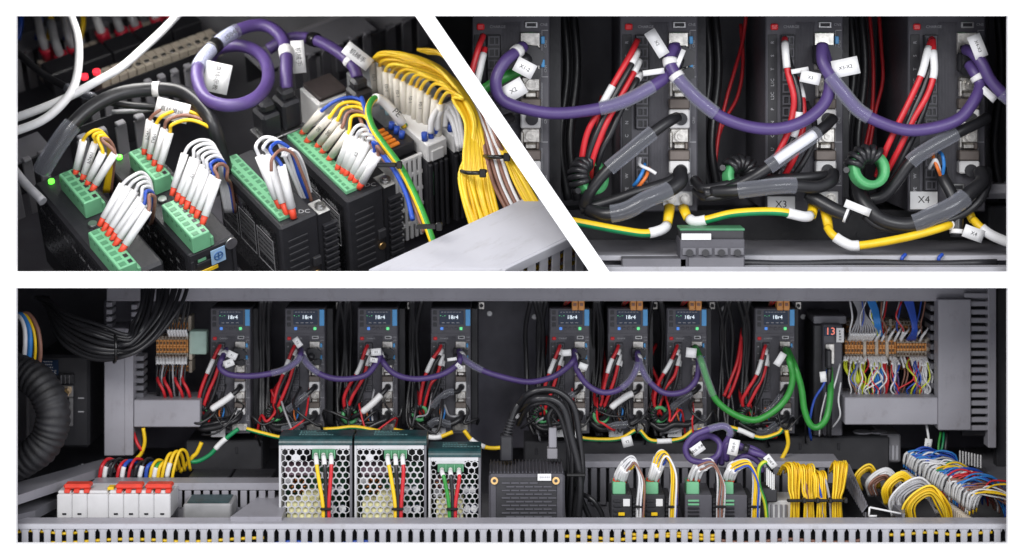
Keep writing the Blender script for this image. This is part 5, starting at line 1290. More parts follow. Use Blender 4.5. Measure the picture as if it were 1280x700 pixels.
loops(2, 1106, 603, 7, WWIRE, 24, 18, .15, 'white', 'rear coil of the tray')
loops(2, 1104, 607, 6, BRN, 18, 13, .148, 'brown', 'rear coil of the tray')
loops(3, 1126, 612, 13, YEL, 22, 20, .13, 'yellow', 'middle coil of the tray')
loops(4, 1146, 624, 9, WWIRE, 31, 24, .11, 'white', 'front coil of the tray')
loops(4, 1148, 622, 4, GWIRE, 24, 16, .108, 'grey', 'front coil of the tray')
loops(5, 1160, 634, 16, YEL, 30, 25, .09, 'yellow', 'nearest coil of the tray')
# long terminal row with sleeves, wires arching to the right
rowA, rowB = (1131, 584, .20), (1213, 644, .085)
NR = 34
t = thing('terminal_row', 'long slanting terminal row under the white sleeves at the right of the tray', 'terminal strip', at(*rowA))
tA, tB = at(*rowA) + V((0, 0, -.006)), at(rowB[0], rowB[1], rowB[2]) + V((0, 0, -.006))
seg = build(MB().box(-.004, .004, -.003, .003, -.006, .003, .0006).__class__().box(tA.x - .006, tA.x + .004, tA.y - .0016, tA.y + .0016, tA.z - .012, tA.z + .002, .0004), 'terminal', BEI, t)
for k in range(1, NR): reuse(seg, t, (tB - tA) * (k / (NR - 1)))
colr = [LBLU, BLU, LBLU, BLU, LBLU, WWIRE] + [BLU, LBLU, WWIRE, WWIRE] + [GWIRE, WWIRE, MATS['earth_green'], MATS['earth_green'], YEL, LBLU] + [BLU, LBLU, BLU, WWIRE, RED, BRN] + [RED, BRN, WWIRE, LBLU, BLU, BLU] + [BRN, BRN, RED, WWIRE, BRN, YEL]
nmm = {LBLU.name: 'light blue', BLU.name: 'dark blue', WWIRE.name: 'white', GWIRE.name: 'grey', 'earth_green': 'green', YEL.name: 'yellow', RED.name: 'red', BRN.name: 'brown'}
for k in range(NR):
    f = k / (NR - 1)
    for d in range(3):
        x = rowA[0] + (rowB[0] - rowA[0]) * f - 1 + d * 4 ; y_ = rowA[1] + (rowB[1] - rowA[1]) * f - d * 2; yy = rowA[2] + (rowB[2] - rowA[2]) * f + d * .006
        sc_ = 1.05 + f * .5; m = colr[min(33, max(0, k + RN.choice((-1, 0, 0, 1))))]
        lean = 3 + J(4); hq = J(5)
        cable('sleeved_wire', nmm[m.name] + ' sleeved wire of the slanting terminal row at the right', 'wire',
              c3([(x, y_, yy), (x + lean * .6, y_ - 9 * sc_, yy - .003), (x + (lean + 3) * sc_, y_ - 17 * sc_, yy - .004), (x + 18 * sc_, y_ - (19 + hq) * sc_, yy - .003 + J(.004)), (x + (33 + J(4)) * sc_, y_ - (13 + hq + J(3)) * sc_, yy + J(.004)), (x + (42 + J(4)) * sc_, y_ + 2, yy + .004), (x + (43 + J(3)) * sc_, y_ + 14, yy + .008)], yy), 1.2 * S(yy), m,
              [('marker_sleeve', .05, .24, 1.7 * S(yy), SLV if d else mat('pale_grey_sleeve', (.6, .6, .6), .45))], nmm[m.name] + ' sleeved wires of the slanting terminal row', n=6, sub=4)
trim([o for o in COL.objects if o not in B3], [SIDE_L, SIDE_R, -SLAB_UP, BOARD_BACK])
# ================================================================== upper left opening: plugs and wires seen from above
B1 = section()
eE, tH = rad(34), rad(54)
ax = V((math.cos(tH), -math.sin(tH) * math.cos(eE), -math.sin(tH) * math.sin(eE)))
bx_ = V((math.sin(tH), math.cos(tH) * math.cos(eE), math.cos(tH) * math.sin(eE)))
cx_ = V((0, -math.sin(eE), math.cos(eE)))
O1 = at(300, 270, .15)
F1 = Matrix.Translation(O1) @ Matrix((ax, bx_, cx_)).transposed().to_4x4()
F1i = F1.inverted()
def P1(px, py, c=0.0):                   # world point on the level c of this corner's tilted bench
    d = at(px, py, 0) - CP
    o = O1 + cx_ * c
    return CP + d * ((o - CP).dot(cx_) / d.dot(cx_))
def L1(px, py, c=0.0): return F1i @ P1(px, py, c)
def t1(name, label, cat, px, py, c=0.0, group=None):
    l = L1(px, py, c)
    return thing(name, label, cat, F1 @ Matrix.Translation(l), group), l
def w1(pts): return [P1(p[0], p[1], p[2]) for p in pts]
MMP = .00112                             # about one picture pixel here
bench = MB(); bench.box(-.24, .42, -.45, .8, -.165, -.161); bench.box(-.75, -.242, -.6, .9, -.36, -.356)
for i in range(len(bench.v)): bench.v[i] = F1 @ bench.v[i]
o = struct(bench, 'cabinet_floor', WALLM)
def lb(mb, a0, a1, b0, b1, c0, c1, bev=.0008): return mb.box(a0, a1, b0, b1, c0, c1, bev)
def part(t, name, m, *bxs, bev=.0008):
    mb = MB()
    for q in bxs: lb(mb, *q, bev=bev)
    return build(mb, name, m, t, world=False)
LF = Matrix.Rotation(rad(-90), 4, 'Z')   # print lying on the top, reading along b
# --- the two left drives, each with two green plugs
def plug(t, a0, a1, b0, b1, n, c0=0.0005, c1=.027):
    p = part(t, 'green_plug', PLUG, (a0, a1, b0, b1, c0, c1), bev=.0012)
    w_ = (a1 - a0) / n
    for k in range(n):
        part(p, 'terminal_groove', PLUGD, (a0 + w_ * k + w_ * .2, a0 + w_ * k + w_ * .8, b0 + .004, b0 + .0125, c1 + .0002, c1 + .0006), bev=.0001)
        q = MB().cyl((a0 + w_ * (k + .5), b0 - .0004, c1 - .007), (a0 + w_ * (k + .5), b0 + .001, c1 - .007), .0022, 8)
        build(q, 'side_screw', PLUGD, p, world=False)
        part(p, 'wire_hole', BLK, (a0 + w_ * k + w_ * .22, a0 + w_ * k + w_ * .78, b1 - .009, b1 - .0035, c1 + .0002, c1 + .0005), bev=.0001)
    part(p, 'plug_step', PLUG, (a0 + .001, a1 - .001, b1 + .0002, b1 + .005, c0, c1 * .55), bev=.0008)
    return p
tA, lA = t1('motor_driver', 'leftmost black driver with two green plugs and a lit green lamp', 'motor driver', 40, 229)
LA = .19; WA = .070
def driver_body(t, L, wd, front_icon=False):
    part(t, 'housing', BLKM, (0, L, 0, wd, -.14, 0), bev=.004)
    part(t, 'top_label', BLK, (.01, L - .01, .004, .016, .0002, .0008), bev=.0002)
    part(t, 'flank_label', mat('black_label_film', (.016, .016, .018), .25), (.012, L - .012, -.0010, -.0004, -.10, -.012), bev=.0002)
driver_body(tA, LA + .06, WA)
def rel(t, px, py, c): return W[t.name].inverted() @ P1(px, py, c)
def plug_at(t, tl, bl, wd, n, c1=.027):
    p0, p1 = rel(t, *tl, c1), rel(t, *bl, c1)
    b0 = (p0.y + p1.y) / 2
    return plug(t, p0.x, p1.x, b0, b0 + wd, n, c1=c1)
plug_at(tA, (72, 218), (106, 254), .025, 6)
plug_at(tA, (108, 291), (150, 336), .025, 7)
bA = rel(tA, 64, 226, .003)
build(MB().cyl((bA.x, bA.y, 0), (bA.x, bA.y, .004), .0042, 12), 'green_lamp', LEDG, tA, world=False)
sc1 = rel(tA, 116, 281, 0.002)
build(MB().cyl((sc1.x, sc1.y, 0), (sc1.x, sc1.y, .005), .006, 12), 'screw', STEEL, tA, world=False)
for k in range(7):
    M = Matrix.Translation((.03 + k * .024, -.0013, -.03)) @ Matrix.Rotation(rad(90), 4, 'X')
    text(('CW+', 'CW-', 'DIR', 'ENA', 'PUL', 'COM', 'ALM')[k], .008, M, WINK, tA, world=False)
tB, lB = t1('motor_driver', 'second black driver from the left with blue sticker and two green plugs', 'motor driver', 235, 319)
Lb = .245
part(tB, 'housing', BLKM, (-Lb, 0, 0, .068, -.14, 0), bev=.002)
part(tB, 'flank_label', MATS['black_label_film'], (-Lb + .02, -.012, -.0010, -.0004, -.10, -.012), bev=.0002)
for k in range(9):
    M = Matrix.Translation((-.2 + k * .021, -.0013, -.030)) @ Matrix.Rotation(rad(90), 4, 'X')
    text('IIIII', .007, M, WINK, tB, world=False)
    text('8 8', .006, Matrix.Translation((-.2 + k * .021, -.0013, -.045)) @ Matrix.Rotation(rad(90), 4, 'X'), WINK, tB, world=False)
plug_at(tB, (160, 190), (193, 225), .025, 6)
plug_at(tB, (201, 256), (240, 298), .026, 7)
g_ = rel(tB, 149, 195, .004); build(MB().cyl((g_.x, g_.y, -.001), (g_.x, g_.y, .004), .0040, 12), 'green_lamp', LEDG, tB, world=False)
# front face: frame, vents, sticker, screw
part(tB, 'front_frame', BLKM, (.0003, .003, .001, .067, -.012, -.001), (.0003, .003, .001, .006, -.12, -.0122), (.0003, .003, .062, .067, -.12, -.0122), bev=.0005)
for k in range(4): part(tB, 'vent_bar', (BLKM, YEL, BLKM, BLKM)[k], (.0003, .002, .010, .040, -.026 - k * .014, -.020 - k * .014), bev=.0005)
part(tB, 'vent_lamp', PLUG, (.0003, .0022, .012, .024, -.018, -.0135), bev=.0004)
st = part(tB, 'blue_sticker', mat('pale_blue_sticker', (.36, .56, .78), .4), (.0033, .0042, .030, .051, -.030, -.006), bev=.0003)
mb = MB(); 
mb.tube([V((.0046, .0405 + .006 * math.cos(a), -.018 + .006 * math.sin(a))) for a in [2 * math.pi * k / 16 for k in range(17)]], .0009, 6)
mb.box(.0044, .0050, .0345, .0465, -.0187, -.0173); mb.box(.0044, .0050, .0396, .0414, -.024, -.012)
build(mb, 'sticker_symbol', mat('dark_blue_print', (.05, .14, .35), .5), st, world=False)
build(MB().cyl((.003, .060, -.006), (.0065, .060, -.006), .0085, 14), 'screw', STEEL, tB, world=False)
sc1 = rel(tB, 203, 250, 0.002); build(MB().cyl((sc1.x, sc1.y, 0), (sc1.x, sc1.y, .005), .006, 12), 'screw', STEEL, tB, world=False)
# --- the two long drives with green strips
def long_drive(label, px, py, strip_px, n):
    t, l = t1('motor_driver', label, 'motor driver', px, py)
    Lc, wc = .175, .058
    part(t, 'housing', BLKM, (-Lc, 0, 0, wc, -.16, 0), bev=.003)
    part(t, 'flank_label', MATS['black_label_film'], (-Lc + .012, -.012, -.0010, -.0004, -.13, -.016), bev=.0002)
    for k in range(3):
        M = Matrix.Translation((-.140 + k * .05, -.0013, -.06)) @ Matrix.Rotation(rad(90), 4, 'X')
        mb = MB()
        for q in range(5):
            mb.box(-.163 + k * .05 + .002, -.163 + k * .05 + .040, -.0016, -.0012, -.045 - q * .008, -.0405 - q * .008)
        o_ = build(mb, 'printed_table', WINK if False else mat('faint_print', (.16, .16, .17), .5), t, world=False); o_['kind'] = 'stuff'
        text('+ABBA-', .009, Matrix.Translation((-.140 + k * .05, -.0013, -.030)) @ Matrix.Rotation(rad(90), 4, 'X'), WINK, t, world=False)
        mb = MB(); x0_ = -.165 + k * .05
        for (a, b_, c, d) in ((x0_, x0_ + .044, -.037, -.036), (x0_, x0_ + .044, -.092, -.091), (x0_, x0_ + .001, -.091, -.037), (x0_ + .043, x0_ + .044, -.091, -.037)): mb.box(a, b_, -.0016, -.0012, c, d)
        o_ = build(mb, 'printed_frame', WINK, t, world=False); o_['kind'] = 'stuff'
    # vents on the near end
    for k in range(9): part(t, 'vent_slot', DRVD, (.0003, .0016, .010, .040, -.030 - k * .0115, -.0255 - k * .0115), bev=.0006)
    # green strip
    st = part(t, 'green_strip', PLUG, (-Lc + .006, -.012, .006, .030, .0003, .007), bev=.001)
    w_ = (Lc - .018) / n
    for k in range(n):
        a = -Lc + .006 + w_ * k
        part(st, 'wire_hole', PLUGD, (a + w_ * .2, a + w_ * .8, .009, .0135, .0072, .0076), bev=.0001)
        part(st, 'wire_hole', PLUGD, (a + w_ * .2, a + w_ * .8, .020, .0265, .0072, .0076), bev=.0001)
    text('DC', .011, Matrix.Translation((-.012, .044, .0006)) @ Matrix.Rotation(rad(60), 4, 'Z'), WINK, t, world=False)
    # heat sink with fins, silver tab and screw
    hs = part(t, 'heat_sink', BLKM, (-Lc, -.004, wc + .0005, wc + .022, -.16, -.008), bev=.001)
    for k in range(11): part(hs, 'heat_fin', BLK, (-.0038, .003, wc + .007, wc + .028, -.032 - k * .0105, -.026 - k * .0105), bev=.0006)
    tab = part(t, 'steel_tab', mat('pale_steel_tab', (.6, .6, .58), .4, .3), (-.030, -.002, wc + .002, wc + .020, -.0075, -.0055), bev=.0006)
    build(MB().cyl((-.013, wc + .011, -.0053), (-.013, wc + .011, -.0005), .0075, 14).cyl((-.013, wc + .011, -.0005), (-.013, wc + .011, .0015), .004, 10), 'screw', STEEL, tab, world=False)
    part(t, 'clip', DRVD, (.0003, .006, .044, .056, -.085, -.070), bev=.001)
    build(MB().cyl((.0005, .050, -.100), (.004, .050, -.100), .0055, 12), 'brass_screw', BRASS, t, world=False)
    return t
tC = long_drive('black driver with long green strip and white printed flank, left of two', 350, 286, None, 14)
tD = long_drive('black driver with long green strip, right of two, beside the white slotted controller', 434, 252, None, 16)
# --- marked wires: base on the plug, top of the sleeve, then the wire
def marked(label, base, top, tail, m, r=2.4, rs=5.1, fm=REDF, c0=.028, c1=.072, sm=None, group=None, mark=None, fl=.1):
    base = (base[0] + JR.uniform(-.7, .7), base[1] + JR.uniform(-.7, .7)); top = (top[0] + JR.uniform(-1.6, 1.6), top[1] + JR.uniform(-2.2, 2.2))
    a, b = P1(*base, c0 - JR.uniform(0, .003)), P1(*top, c1)
    pts = [a, a.lerp(b, .25), a.lerp(b, .6), b] + w1(tail)
    s_ = S(.1)
    path = catmull(pts, 6)
    o = build(MB().tube(path, r * s_, 8), 'marked_wire', m); meta(o, label, 'wire', group)
    tot = sum((path[i + 1] - path[i]).length for i in range(len(path) - 1)); f = (b - a).length / tot
    sv = build(MB().tube([a.lerp(b, .16), a.lerp(b, .6), a.lerp(b, .985)], rs * s_, 12), 'marker_sleeve', sm or SLV, o)
    build(MB().tube([a.lerp(b, -.04), a.lerp(b, .06), a.lerp(b, .165)], rs * .74 * s_, 10, r1=rs * .84 * s_), 'ferrule', fm, o)
    if mark:
        mid = a.lerp(b, .62); d = (b - a).normalized(); toC = (CP - mid).normalized()
        n_ = (toC - d * toC.dot(d)).normalized(); sd = n_.cross(d)
        M = Matrix((d, -sd, n_)).transposed().to_4x4(); M.translation = mid + n_ * (rs * 1.06 * s_)
        text(mark, 6.2 * s_, M, INK, sv)
    return o
def fan(where, data, m_list, tails, **kw):
    for i, (b, t) in enumerate(data):
        m = m_list[i % len(m_list)]; mk = kw.get('marks', {}).get(i)
        k2 = {k: v for k, v in kw.items() if k != 'marks'}
        nm = {YEL.name: 'yellow', BRN.name: 'brown', WWIRE.name: 'white', BLU.name: 'blue'}[m.name]
        marked('%s wire, %s from left in %s' % (nm, ORD[i], where), b, t, tails(i), m, mark=mk, **k2)
fan('the upper green plug of the leftmost driver', [((95, 217), (104, 174)), ((103, 224), (119, 178)), ((109, 231), (129, 190)), ((115, 238), (145, 191))], [YEL, YEL, YEL, BRN],
    lambda i: [(112 + i * 5, 166 + i * 3, .085), (124 + i * 4, 163 + i * 4, .080), (134 + i * 3, 176 + i * 4, .06), (136 + i * 2, 205, .02), (130 + i * 3, 240, -.03)], marks={1: 'P24V1'})
fan('the lower green plug of the leftmost driver', [((126, 281), (155, 231)), ((130, 287), (163, 234)), ((135, 293), (170, 240)), ((140, 299), (176, 247)), ((145, 305), (182, 254)), ((152, 313), (185, 262))], [WWIRE, WWIRE, WWIRE, WWIRE, BLU, BRN],
    lambda i: [(166 + i * 4, 220 + i * 5, .080), (178 + i * 3, 216 + i * 6, .070), (188 + i, 228 + i * 6, .05), (190, 255 + i * 4, .0), (186, 285, -.05)])
fan('the upper green plug of the second driver', [((181, 192), (189, 150)), ((187, 199), (197, 156)), ((192, 206), (205, 162)), ((198, 212), (214, 166))], [BRN, YEL, BRN, YEL],
    lambda i: [(200 + i * 5, 138 + i * 6, .085), (220 + i * 5, 132 + i * 6, .082), (242 + i * 4, 137 + i * 6, .078), (259 + i * 3, 154 + i * 4, .06), (268 + i, 182, .03), (272, 215, -.02)], marks={0: 'P24V1', 1: 'LAP1'})
fan('the lower green plug of the second driver', [((216, 243), (232, 193)), ((221, 249), (241, 195)), ((227, 255), (248, 200)), ((233, 260), (255, 206)), ((239, 266), (261, 213)), ((245, 271), (267, 219)), ((253, 279), (272, 222))], [WWIRE, WWIRE, WWIRE, WWIRE, WWIRE, BLU, BRN],
    lambda i: [(238 + i * 5, 181 + i * 5, .082), (252 + i * 4, 175 + i * 5, .08), (266 + i * 3, 180 + i * 5, .07), (274 + i * 1.6, 200 + i * 4, .05), (276 + i * 2, 230, .0), (282 + i * 2, 265, -.05)], marks={2: 'Y1'})
CW = [((350, 259), (322, 196)), ((358, 265), (334, 192)), ((367, 270), (350, 204))]
fan('the green strip of the left long driver', CW, [WWIRE, WWIRE, BLU],
    lambda i: [(320 + i * 9, 182 + i * 3, .085), (330 + i * 8, 172 + i * 3, .085), (346 + i * 5, 175 + i * 3, .08), (354 + i * 6, 192, .065), (366 + i * 4, 220, .03), (380 + i * 4, 255, -.02)], c0=.008, rs=5.8)
cable('loose_wire', 'brown wire arching over the left long driver', 'wire', w1([(339, 214, .07), (340, 198, .085), (352, 187, .085), (366, 192, .075), (376, 212, .05), (388, 246, .0), (392, 270, -.05)]), 2.2 * S(.1), BRN)
for k in range(3):
    cable('loose_wire', ORD[k] + ' thin white wire arching right of the left long driver sleeves', 'wire', w1([(352 + k * 2, 196, .07), (360 + k * 4, 184 + k * 2, .075), (372 + k * 3, 200 + k, .055), (382 + k * 3, 235, .0), (390 + k * 2, 265, -.05)]), 1.6 * S(.1), WWIRE, n=7)
fan('the far half of the right long driver strip', [((377, 167), (404, 139)), ((383, 176), (413, 147)), ((396, 184), (423, 150)), ((402, 190), (427, 160)), ((411, 200), (437, 168))], [BLU, YEL, YEL, BRN, YEL],
    lambda i: [(420 + i * 5, 126 + i * 5, .075), (440 + i * 4, 122 + i * 6, .075), (455 + i * 2, 130 + i * 7, .07), (462 + i, 160, .05), (470 + i, 195, .0)], c0=.008, c1=.062, rs=5.2, sm=CREAM, marks={1: 'DB1', 2: 'DB2'})
fan('the near half of the right long driver strip', [((422, 211), (438, 168)), ((428, 215), (446, 170)), ((433, 219), (453, 174)), ((438, 224), (460, 180)), ((443, 228), (467, 187)), ((449, 233), (472, 192))], [WWIRE] * 4 + [BLU, BRN],
    lambda i: [(446 + i * 5, 158 + i * 5, .075), (456 + i * 4, 158 + i * 6, .07), (466 + i * 3, 176 + i * 4, .05), (470 + i * 3, 205, .0)], c0=.008, c1=.060, rs=5.4, marks={2: 'Y2'})
# --- thick cables and tags
o, p = cable('black_cable', 'thick black cable arching from the left driver to the middle with clear sleeve', 'cable', w1([(52, 214, .02), (62, 196, .04), (82, 165, .07), (110, 138, .085), (145, 119, .09), (185, 111, .09), (225, 115, .09), (252, 133, .085), (268, 158, .07), (276, 190, .03), (282, 215, .0)]), 9.5 * S(.13), BCAB, n=16)
build(MB().tube(portion(p, 0.0, .2), 12.5 * S(.13), 16, caps=False), 'clear_sleeve', CLR, o)
band(o, p, .53, 10.6 * S(.13), .012, WHT)
k = thing('hanging_tag', 'white tag below the thick black cable', 'label', P1(215, 137, .085)); card(k, P1(215, 138, .085), 44 * S(.13), 26 * S(.13), -14, txt='直线模组', tsize=.008)
for i, (pts, lab) in enumerate(((([(86, 14, .12), (96, 45, .11), (99, 75, .10), (93, 105, .10), (78, 130, .09), (52, 150, .08), (14, 166, .07)]), 'white cable bending down at the upper left'),
   ([(228, 12, .10), (205, 36, .10), (180, 60, .10), (150, 84, .10), (118, 104, .10), (85, 122, .09), (50, 137, .08), (12, 150, .07)], 'white cable slanting across the upper left'))):
    cable('white_cable', lab, 'cable', w1(pts), 5.4 * S(.3), WWIRE, n=14)
o, p = cable('black_cable', 'thin black cable crossing behind the white cables', 'cable', w1([(12, 56, .06), (30, 72, .06), (55, 92, .06), (85, 110, .06), (112, 121, .06), (150, 130, .06), (195, 134, .05), (230, 140, .03)]), 4.6 * S(.3), BCAB, [('clear_sleeve', .45, .60, 6.0 * S(.3), CLR)], n=12)
o, p = cable('purple_cable', 'thick purple cable looped in a ring and rising from a black plug', 'cable',
   w1([(358, 112, .06), (358, 92, .075), (359, 70, .085), (352, 48, .09), (335, 34, .095), (312, 32, .10), (285, 45, .10), (262, 64, .10), (248, 84, .10), (247, 105, .098), (258, 123, .096), (280, 132, .095), (305, 130, .093), (325, 118, .09), (335, 98, .085), (332, 76, .08), (316, 61, .075), (294, 56, .07), (270, 62, .06), (262, 75, .04)]),
   8.3 * S(.22), PUR, [('clear_sleeve', .26, .42, 9.8 * S(.22), CLR)], n=16)
build(MB().tube(portion(p, .27, .41), 9.0 * S(.22), 14), 'printed_insert', mat('pale_lavender_film', (.36, .37, .50), .35), o)
text('DH25040', .0100, face_cam(P1(284, 47, .10) + (CP - P1(284, 47, .10)).normalized() * .0135, 36), INK, o)
band(o, p, .335, 10.4 * S(.22), .012); band(o, p, .09, 9.6 * S(.22), .012, WHT)
card(o, P1(271, 97, .085), 33 * S(.25), 38 * S(.25), -12, txt='直线-示教', tsize=.008, tang=-90)
card(o, P1(373, 71, .08), 17 * S(.25), 42 * S(.25), 5, txt='机械手', tsize=.009, tang=-90)
o, p = cable('purple_cable', 'purple cable sweeping from the black tie to the right black plug', 'cable', w1([(335, 62, .05), (355, 50, .06), (378, 46, .07), (400, 52, .08), (425, 66, .085), (441, 82, .08), (447, 98, .07)]), 7.8 * S(.22), PUR, n=16)
band(o, p, .42, 9.6 * S(.22), .035); band(o, p, .85, 8.8 * S(.22), .02, WHT)
card(o, P1(447, 70, .095), 40 * S(.22), 18 * S(.22), -38, txt='机械手', tsize=.009)
def plug_block(label, px, py, c, w_, d_, h_):
    t, l = t1('cable_plug', label, 'plug', px, py, c)
    part(t, 'shell', BLK, (-d_ / 2, d_ / 2, -w_ / 2, w_ / 2, -h_, -.012), bev=.004)
    part(t, 'neck', BLK, (-d_ * .32, d_ * .32, -w_ * .36, w_ * .36, -.0118, .004), bev=.004)
    part(t, 'flange', STEEL, (-d_ / 2 - .003, d_ / 2 + .003, -w_ / 2 - .004, w_ / 2 + .004, -h_ - .006, -h_ - .0003), bev=.001)
    return t
plug_block('black moulded plug under the looped purple cable', 357, 112, .062, .030, .034, .058)
plug_block('flat black plug left of the moulded plug', 332, 128, .05, .03, .034, .05)
plug_block('black moulded plug under the right purple cable', 448, 100, .070, .030, .030, .036)
# brown topped grey module
t, l = t1('interface_module', 'pale grey module with dark brown top between the two purple plugs', 'module', 395, 122, .04)
part(t, 'housing', WHT, (-.040, .012, -.004, .048, -.07, -.004), bev=.002)
part(t, 'dark_top', mat('dark_brown_lid', (.05, .04, .038), .4), (-.038, .010, .000, .046, -.0037, .004), bev=.002)
# --- white slotted controller, black I/O blocks, terminals
t, l = t1('slotted_controller', 'white slotted controller cage right of the green strips', 'controller', 492, 214, .0)
part(t, 'end_post', WHT, (-.09, .002, 0, .006, -.13, .012), bev=.001); 
for k in range(5): part(t, 'rib', WHT, (-.001, .003, .0062 + k * .0082, .0112 + k * .0082, -.13, .012), bev=.0006)
for k in range(5): part(t, 'cross_bar', WHT, (-.002, .0025, .0062, .046, .006 - k * .028, .012 - k * .028), bev=.0006)
part(t, 'rear_body', DRVD, (-.09, -.006, .0065, .046, -.13, .002), bev=.001)
t, l = t1('terminal_plug', 'black plug with four orange levers on the white controller', 'terminal plug', 516, 187, .012)
part(t, 'housing', BLK, (-.050, 0, -.036, .004, -.004, .014), bev=.0015)
for k in range(5): part(t, 'orange_lever', ORGD, (-.046 + k * .0092, -.040 + k * .0092, -.034, -.018, .0143, .0185), bev=.001)
for k in range(3): build(MB().cyl((-.042 + k * .013, -.008, .0143), (-.042 + k * .013, -.006, .024), .0042, 10), 'blue_ferrule', BLU, t, world=False)
for k in range(2):
    t, l = t1('io_module', ('left', 'right')[k] + ' black ridged input module with white terminal head', 'input module', (534, 566)[k], (204, 192)[k], .0)
    part(t, 'housing', BLKM, (-.09, 0, 0, .034, -.12, 0), bev=.001)
    for q in range(4): part(t, 'ridge', BLKM, (.0003, .006, .001 + q * .0086, .006 + q * .0086, -.118, -.002), bev=.001)
    part(t, 'green_inlay', PLUGD, (.0002, .0012, .0072, .0094, -.06, -.018), bev=.0002)
    part(t, 'white_head', WHT, (-.085, .001, .001, .033, .0003, .030), bev=.0015)
    part(t, 'white_lever', WHT, (.0013, .004, .006, .026, .002, .020), bev=.001)
    for q in range(3): build(MB().cyl((-.012, .005 + q * .0105, .0302), (-.013, .005 + q * .0105, .042), .0044, 10), 'blue_ferrule', BLU, t, world=False)
t, l = t1('terminal_bank', 'clear topped pale terminal bank under the cream sleeves', 'terminal strip', 470, 130, .0)
part(t, 'housing', mat('smoky_clear_plastic', (.55, .57, .58), .3), (-.08, .060, .0, .085, -.03, .010), bev=.001)
# cream sleeves and yellow wires
tops_ = [(466, 78), (474, 84), (481, 90), (489, 92), (497, 97), (505, 100), (512, 104), (519, 107), (527, 110), (535, 116), (543, 122), (551, 127)]
for i, (x, y_) in enumerate(tops_):
    dx, dy = -1 + i * .2, 47 + (i % 3) * 2
    a_, b_ = (x + 5 - i * .9, y_ + dy), (x, y_)
    f = i / 11
    marked('yellow wire with cream sleeve, %s from the left in the rising row' % ORD[i], a_, b_,
           [(x + 10, y_ - 9 - f * 3, .105), (x + 34 - f * 6, y_ - 6 + f * 2, .11), (566 + f * 6 - i * .5, 98 + f * 26, .10), (592 - f * 10, 146 + f * 8, .085), (602 - f * 22, 200, .06), (606 - f * 22, 245, .03), (616 - f * 20, 285, .0)], YELS[i % 3], r=2.5, rs=5.2, fm=mat('pale_blue_ferrule', (.35, .55, .62), .4), c0=.020, c1=.075, sm=CREAM, mark='1-0%d' % (i + 1) if i % 2 == 0 else None)
for i in range(16):
    f = i / 15
    cable('yellow_wire', 'unsleeved yellow wire streaming over the cream sleeves into the tied bundle', 'wire',
          w1([(466 + f * 40, 74 + f * 18, .08), (478 + f * 36, 66 + f * 16, .105), (512 + f * 30, 68 + f * 16 + J(2), .115), (554 + f * 12, 88 + f * 16 + J(2), .11), (588 + f * 2 + J(2), 130 + f * 14, .095), (606 - f * 16 + J(1), 180 + J(2), .07), (611 - f * 36, 216, .05), (616 - f * 36 + J(3), 250, .03), (628 - f * 36 + J(2), 290, .0)]), 2.4 * S(.15), YELS[(i * 2 + i // 3) % 3], group='unsleeved yellow wires streaming over the cream sleeves', n=8, sub=5)
for i in range(13):
    f = i / 12
    cable('yellow_wire', 'yellow wire in the rear stream along the slanted strip', 'wire',
          w1([(522 + f * 12, 62 + f * 4, .09), (545 + f * 10, 64 + f * 6, .10), (572 + f * 8, 86 + f * 8 + J(2), .10), (602 + f * 10, 138 + J(2), .09), (628 + f * 8 + J(2), 190, .07), (645 + f * 14 + J(2), 228, .05), (668 + f * 14, 270, .02)]), 2.4 * S(.15), YELS[i % 3], group='yellow wires in the rear stream along the slanted strip', n=8, sub=5)
for i, (dx, m, nm) in enumerate(((0, BRN, 'left brown'), (5, BRN, 'middle brown'), (10, WWIRE, 'white'), (15, BRN, 'right brown'), (20, WWIRE, 'far white'), (27, BRN, 'far brown'))):
    cable('loose_wire', nm + ' wire beside the tied yellow bundle', 'wire', w1([(556 + dx, 118 - dx * .4, .085), (580 + dx, 122 + dx * .5, .09), (598 + dx * .9, 150 + dx, .08), (608 + dx * .9, 195, .065), (618 + dx, 230, .045), (636 + dx, 268, .02)]), 2.6 * S(.15), m)
for i in range(3):
    cable('loose_wire', ('lower', 'middle', 'upper')[i] + ' white wire bent over the blue ferrules', 'wire', w1([(538 + i * 9, 166 - i * 4, .04), (540 + i * 9, 148 - i * 4, .06), (552 + i * 7, 136 - i * 3, .065), (566 + i * 4, 150, .05), (574 + i * 3, 185, .02)]), 4.2 * S(.15), WWIRE)
for (x, y_, wd, lab) in ((592, 217, 30, 'black tie round the front yellow bundle'), (620, 197, 34, 'black tie round the brown and white wires')):
    k = thing('bundle_tie', lab, 'cable tie', P1(x, y_, .07))
    build(MB().tube(catmull(w1([(x - wd / 2, y_ - 3, .055), (x - wd / 4, y_ - 1, .074), (x + wd / 4, y_ - 1, .078), (x + wd / 2, y_ - 3, .065)])), 2.6 * S(.15), 8), 'strap', TIE, k)
    q = P1(x + wd / 2 - 4, y_ - 1, .08); build(MB().box(q.x - .004, q.x + .005, q.y - .003, q.y + .003, q.z - .006, q.z + .005, .0012), 'tie_head', TIE, k)
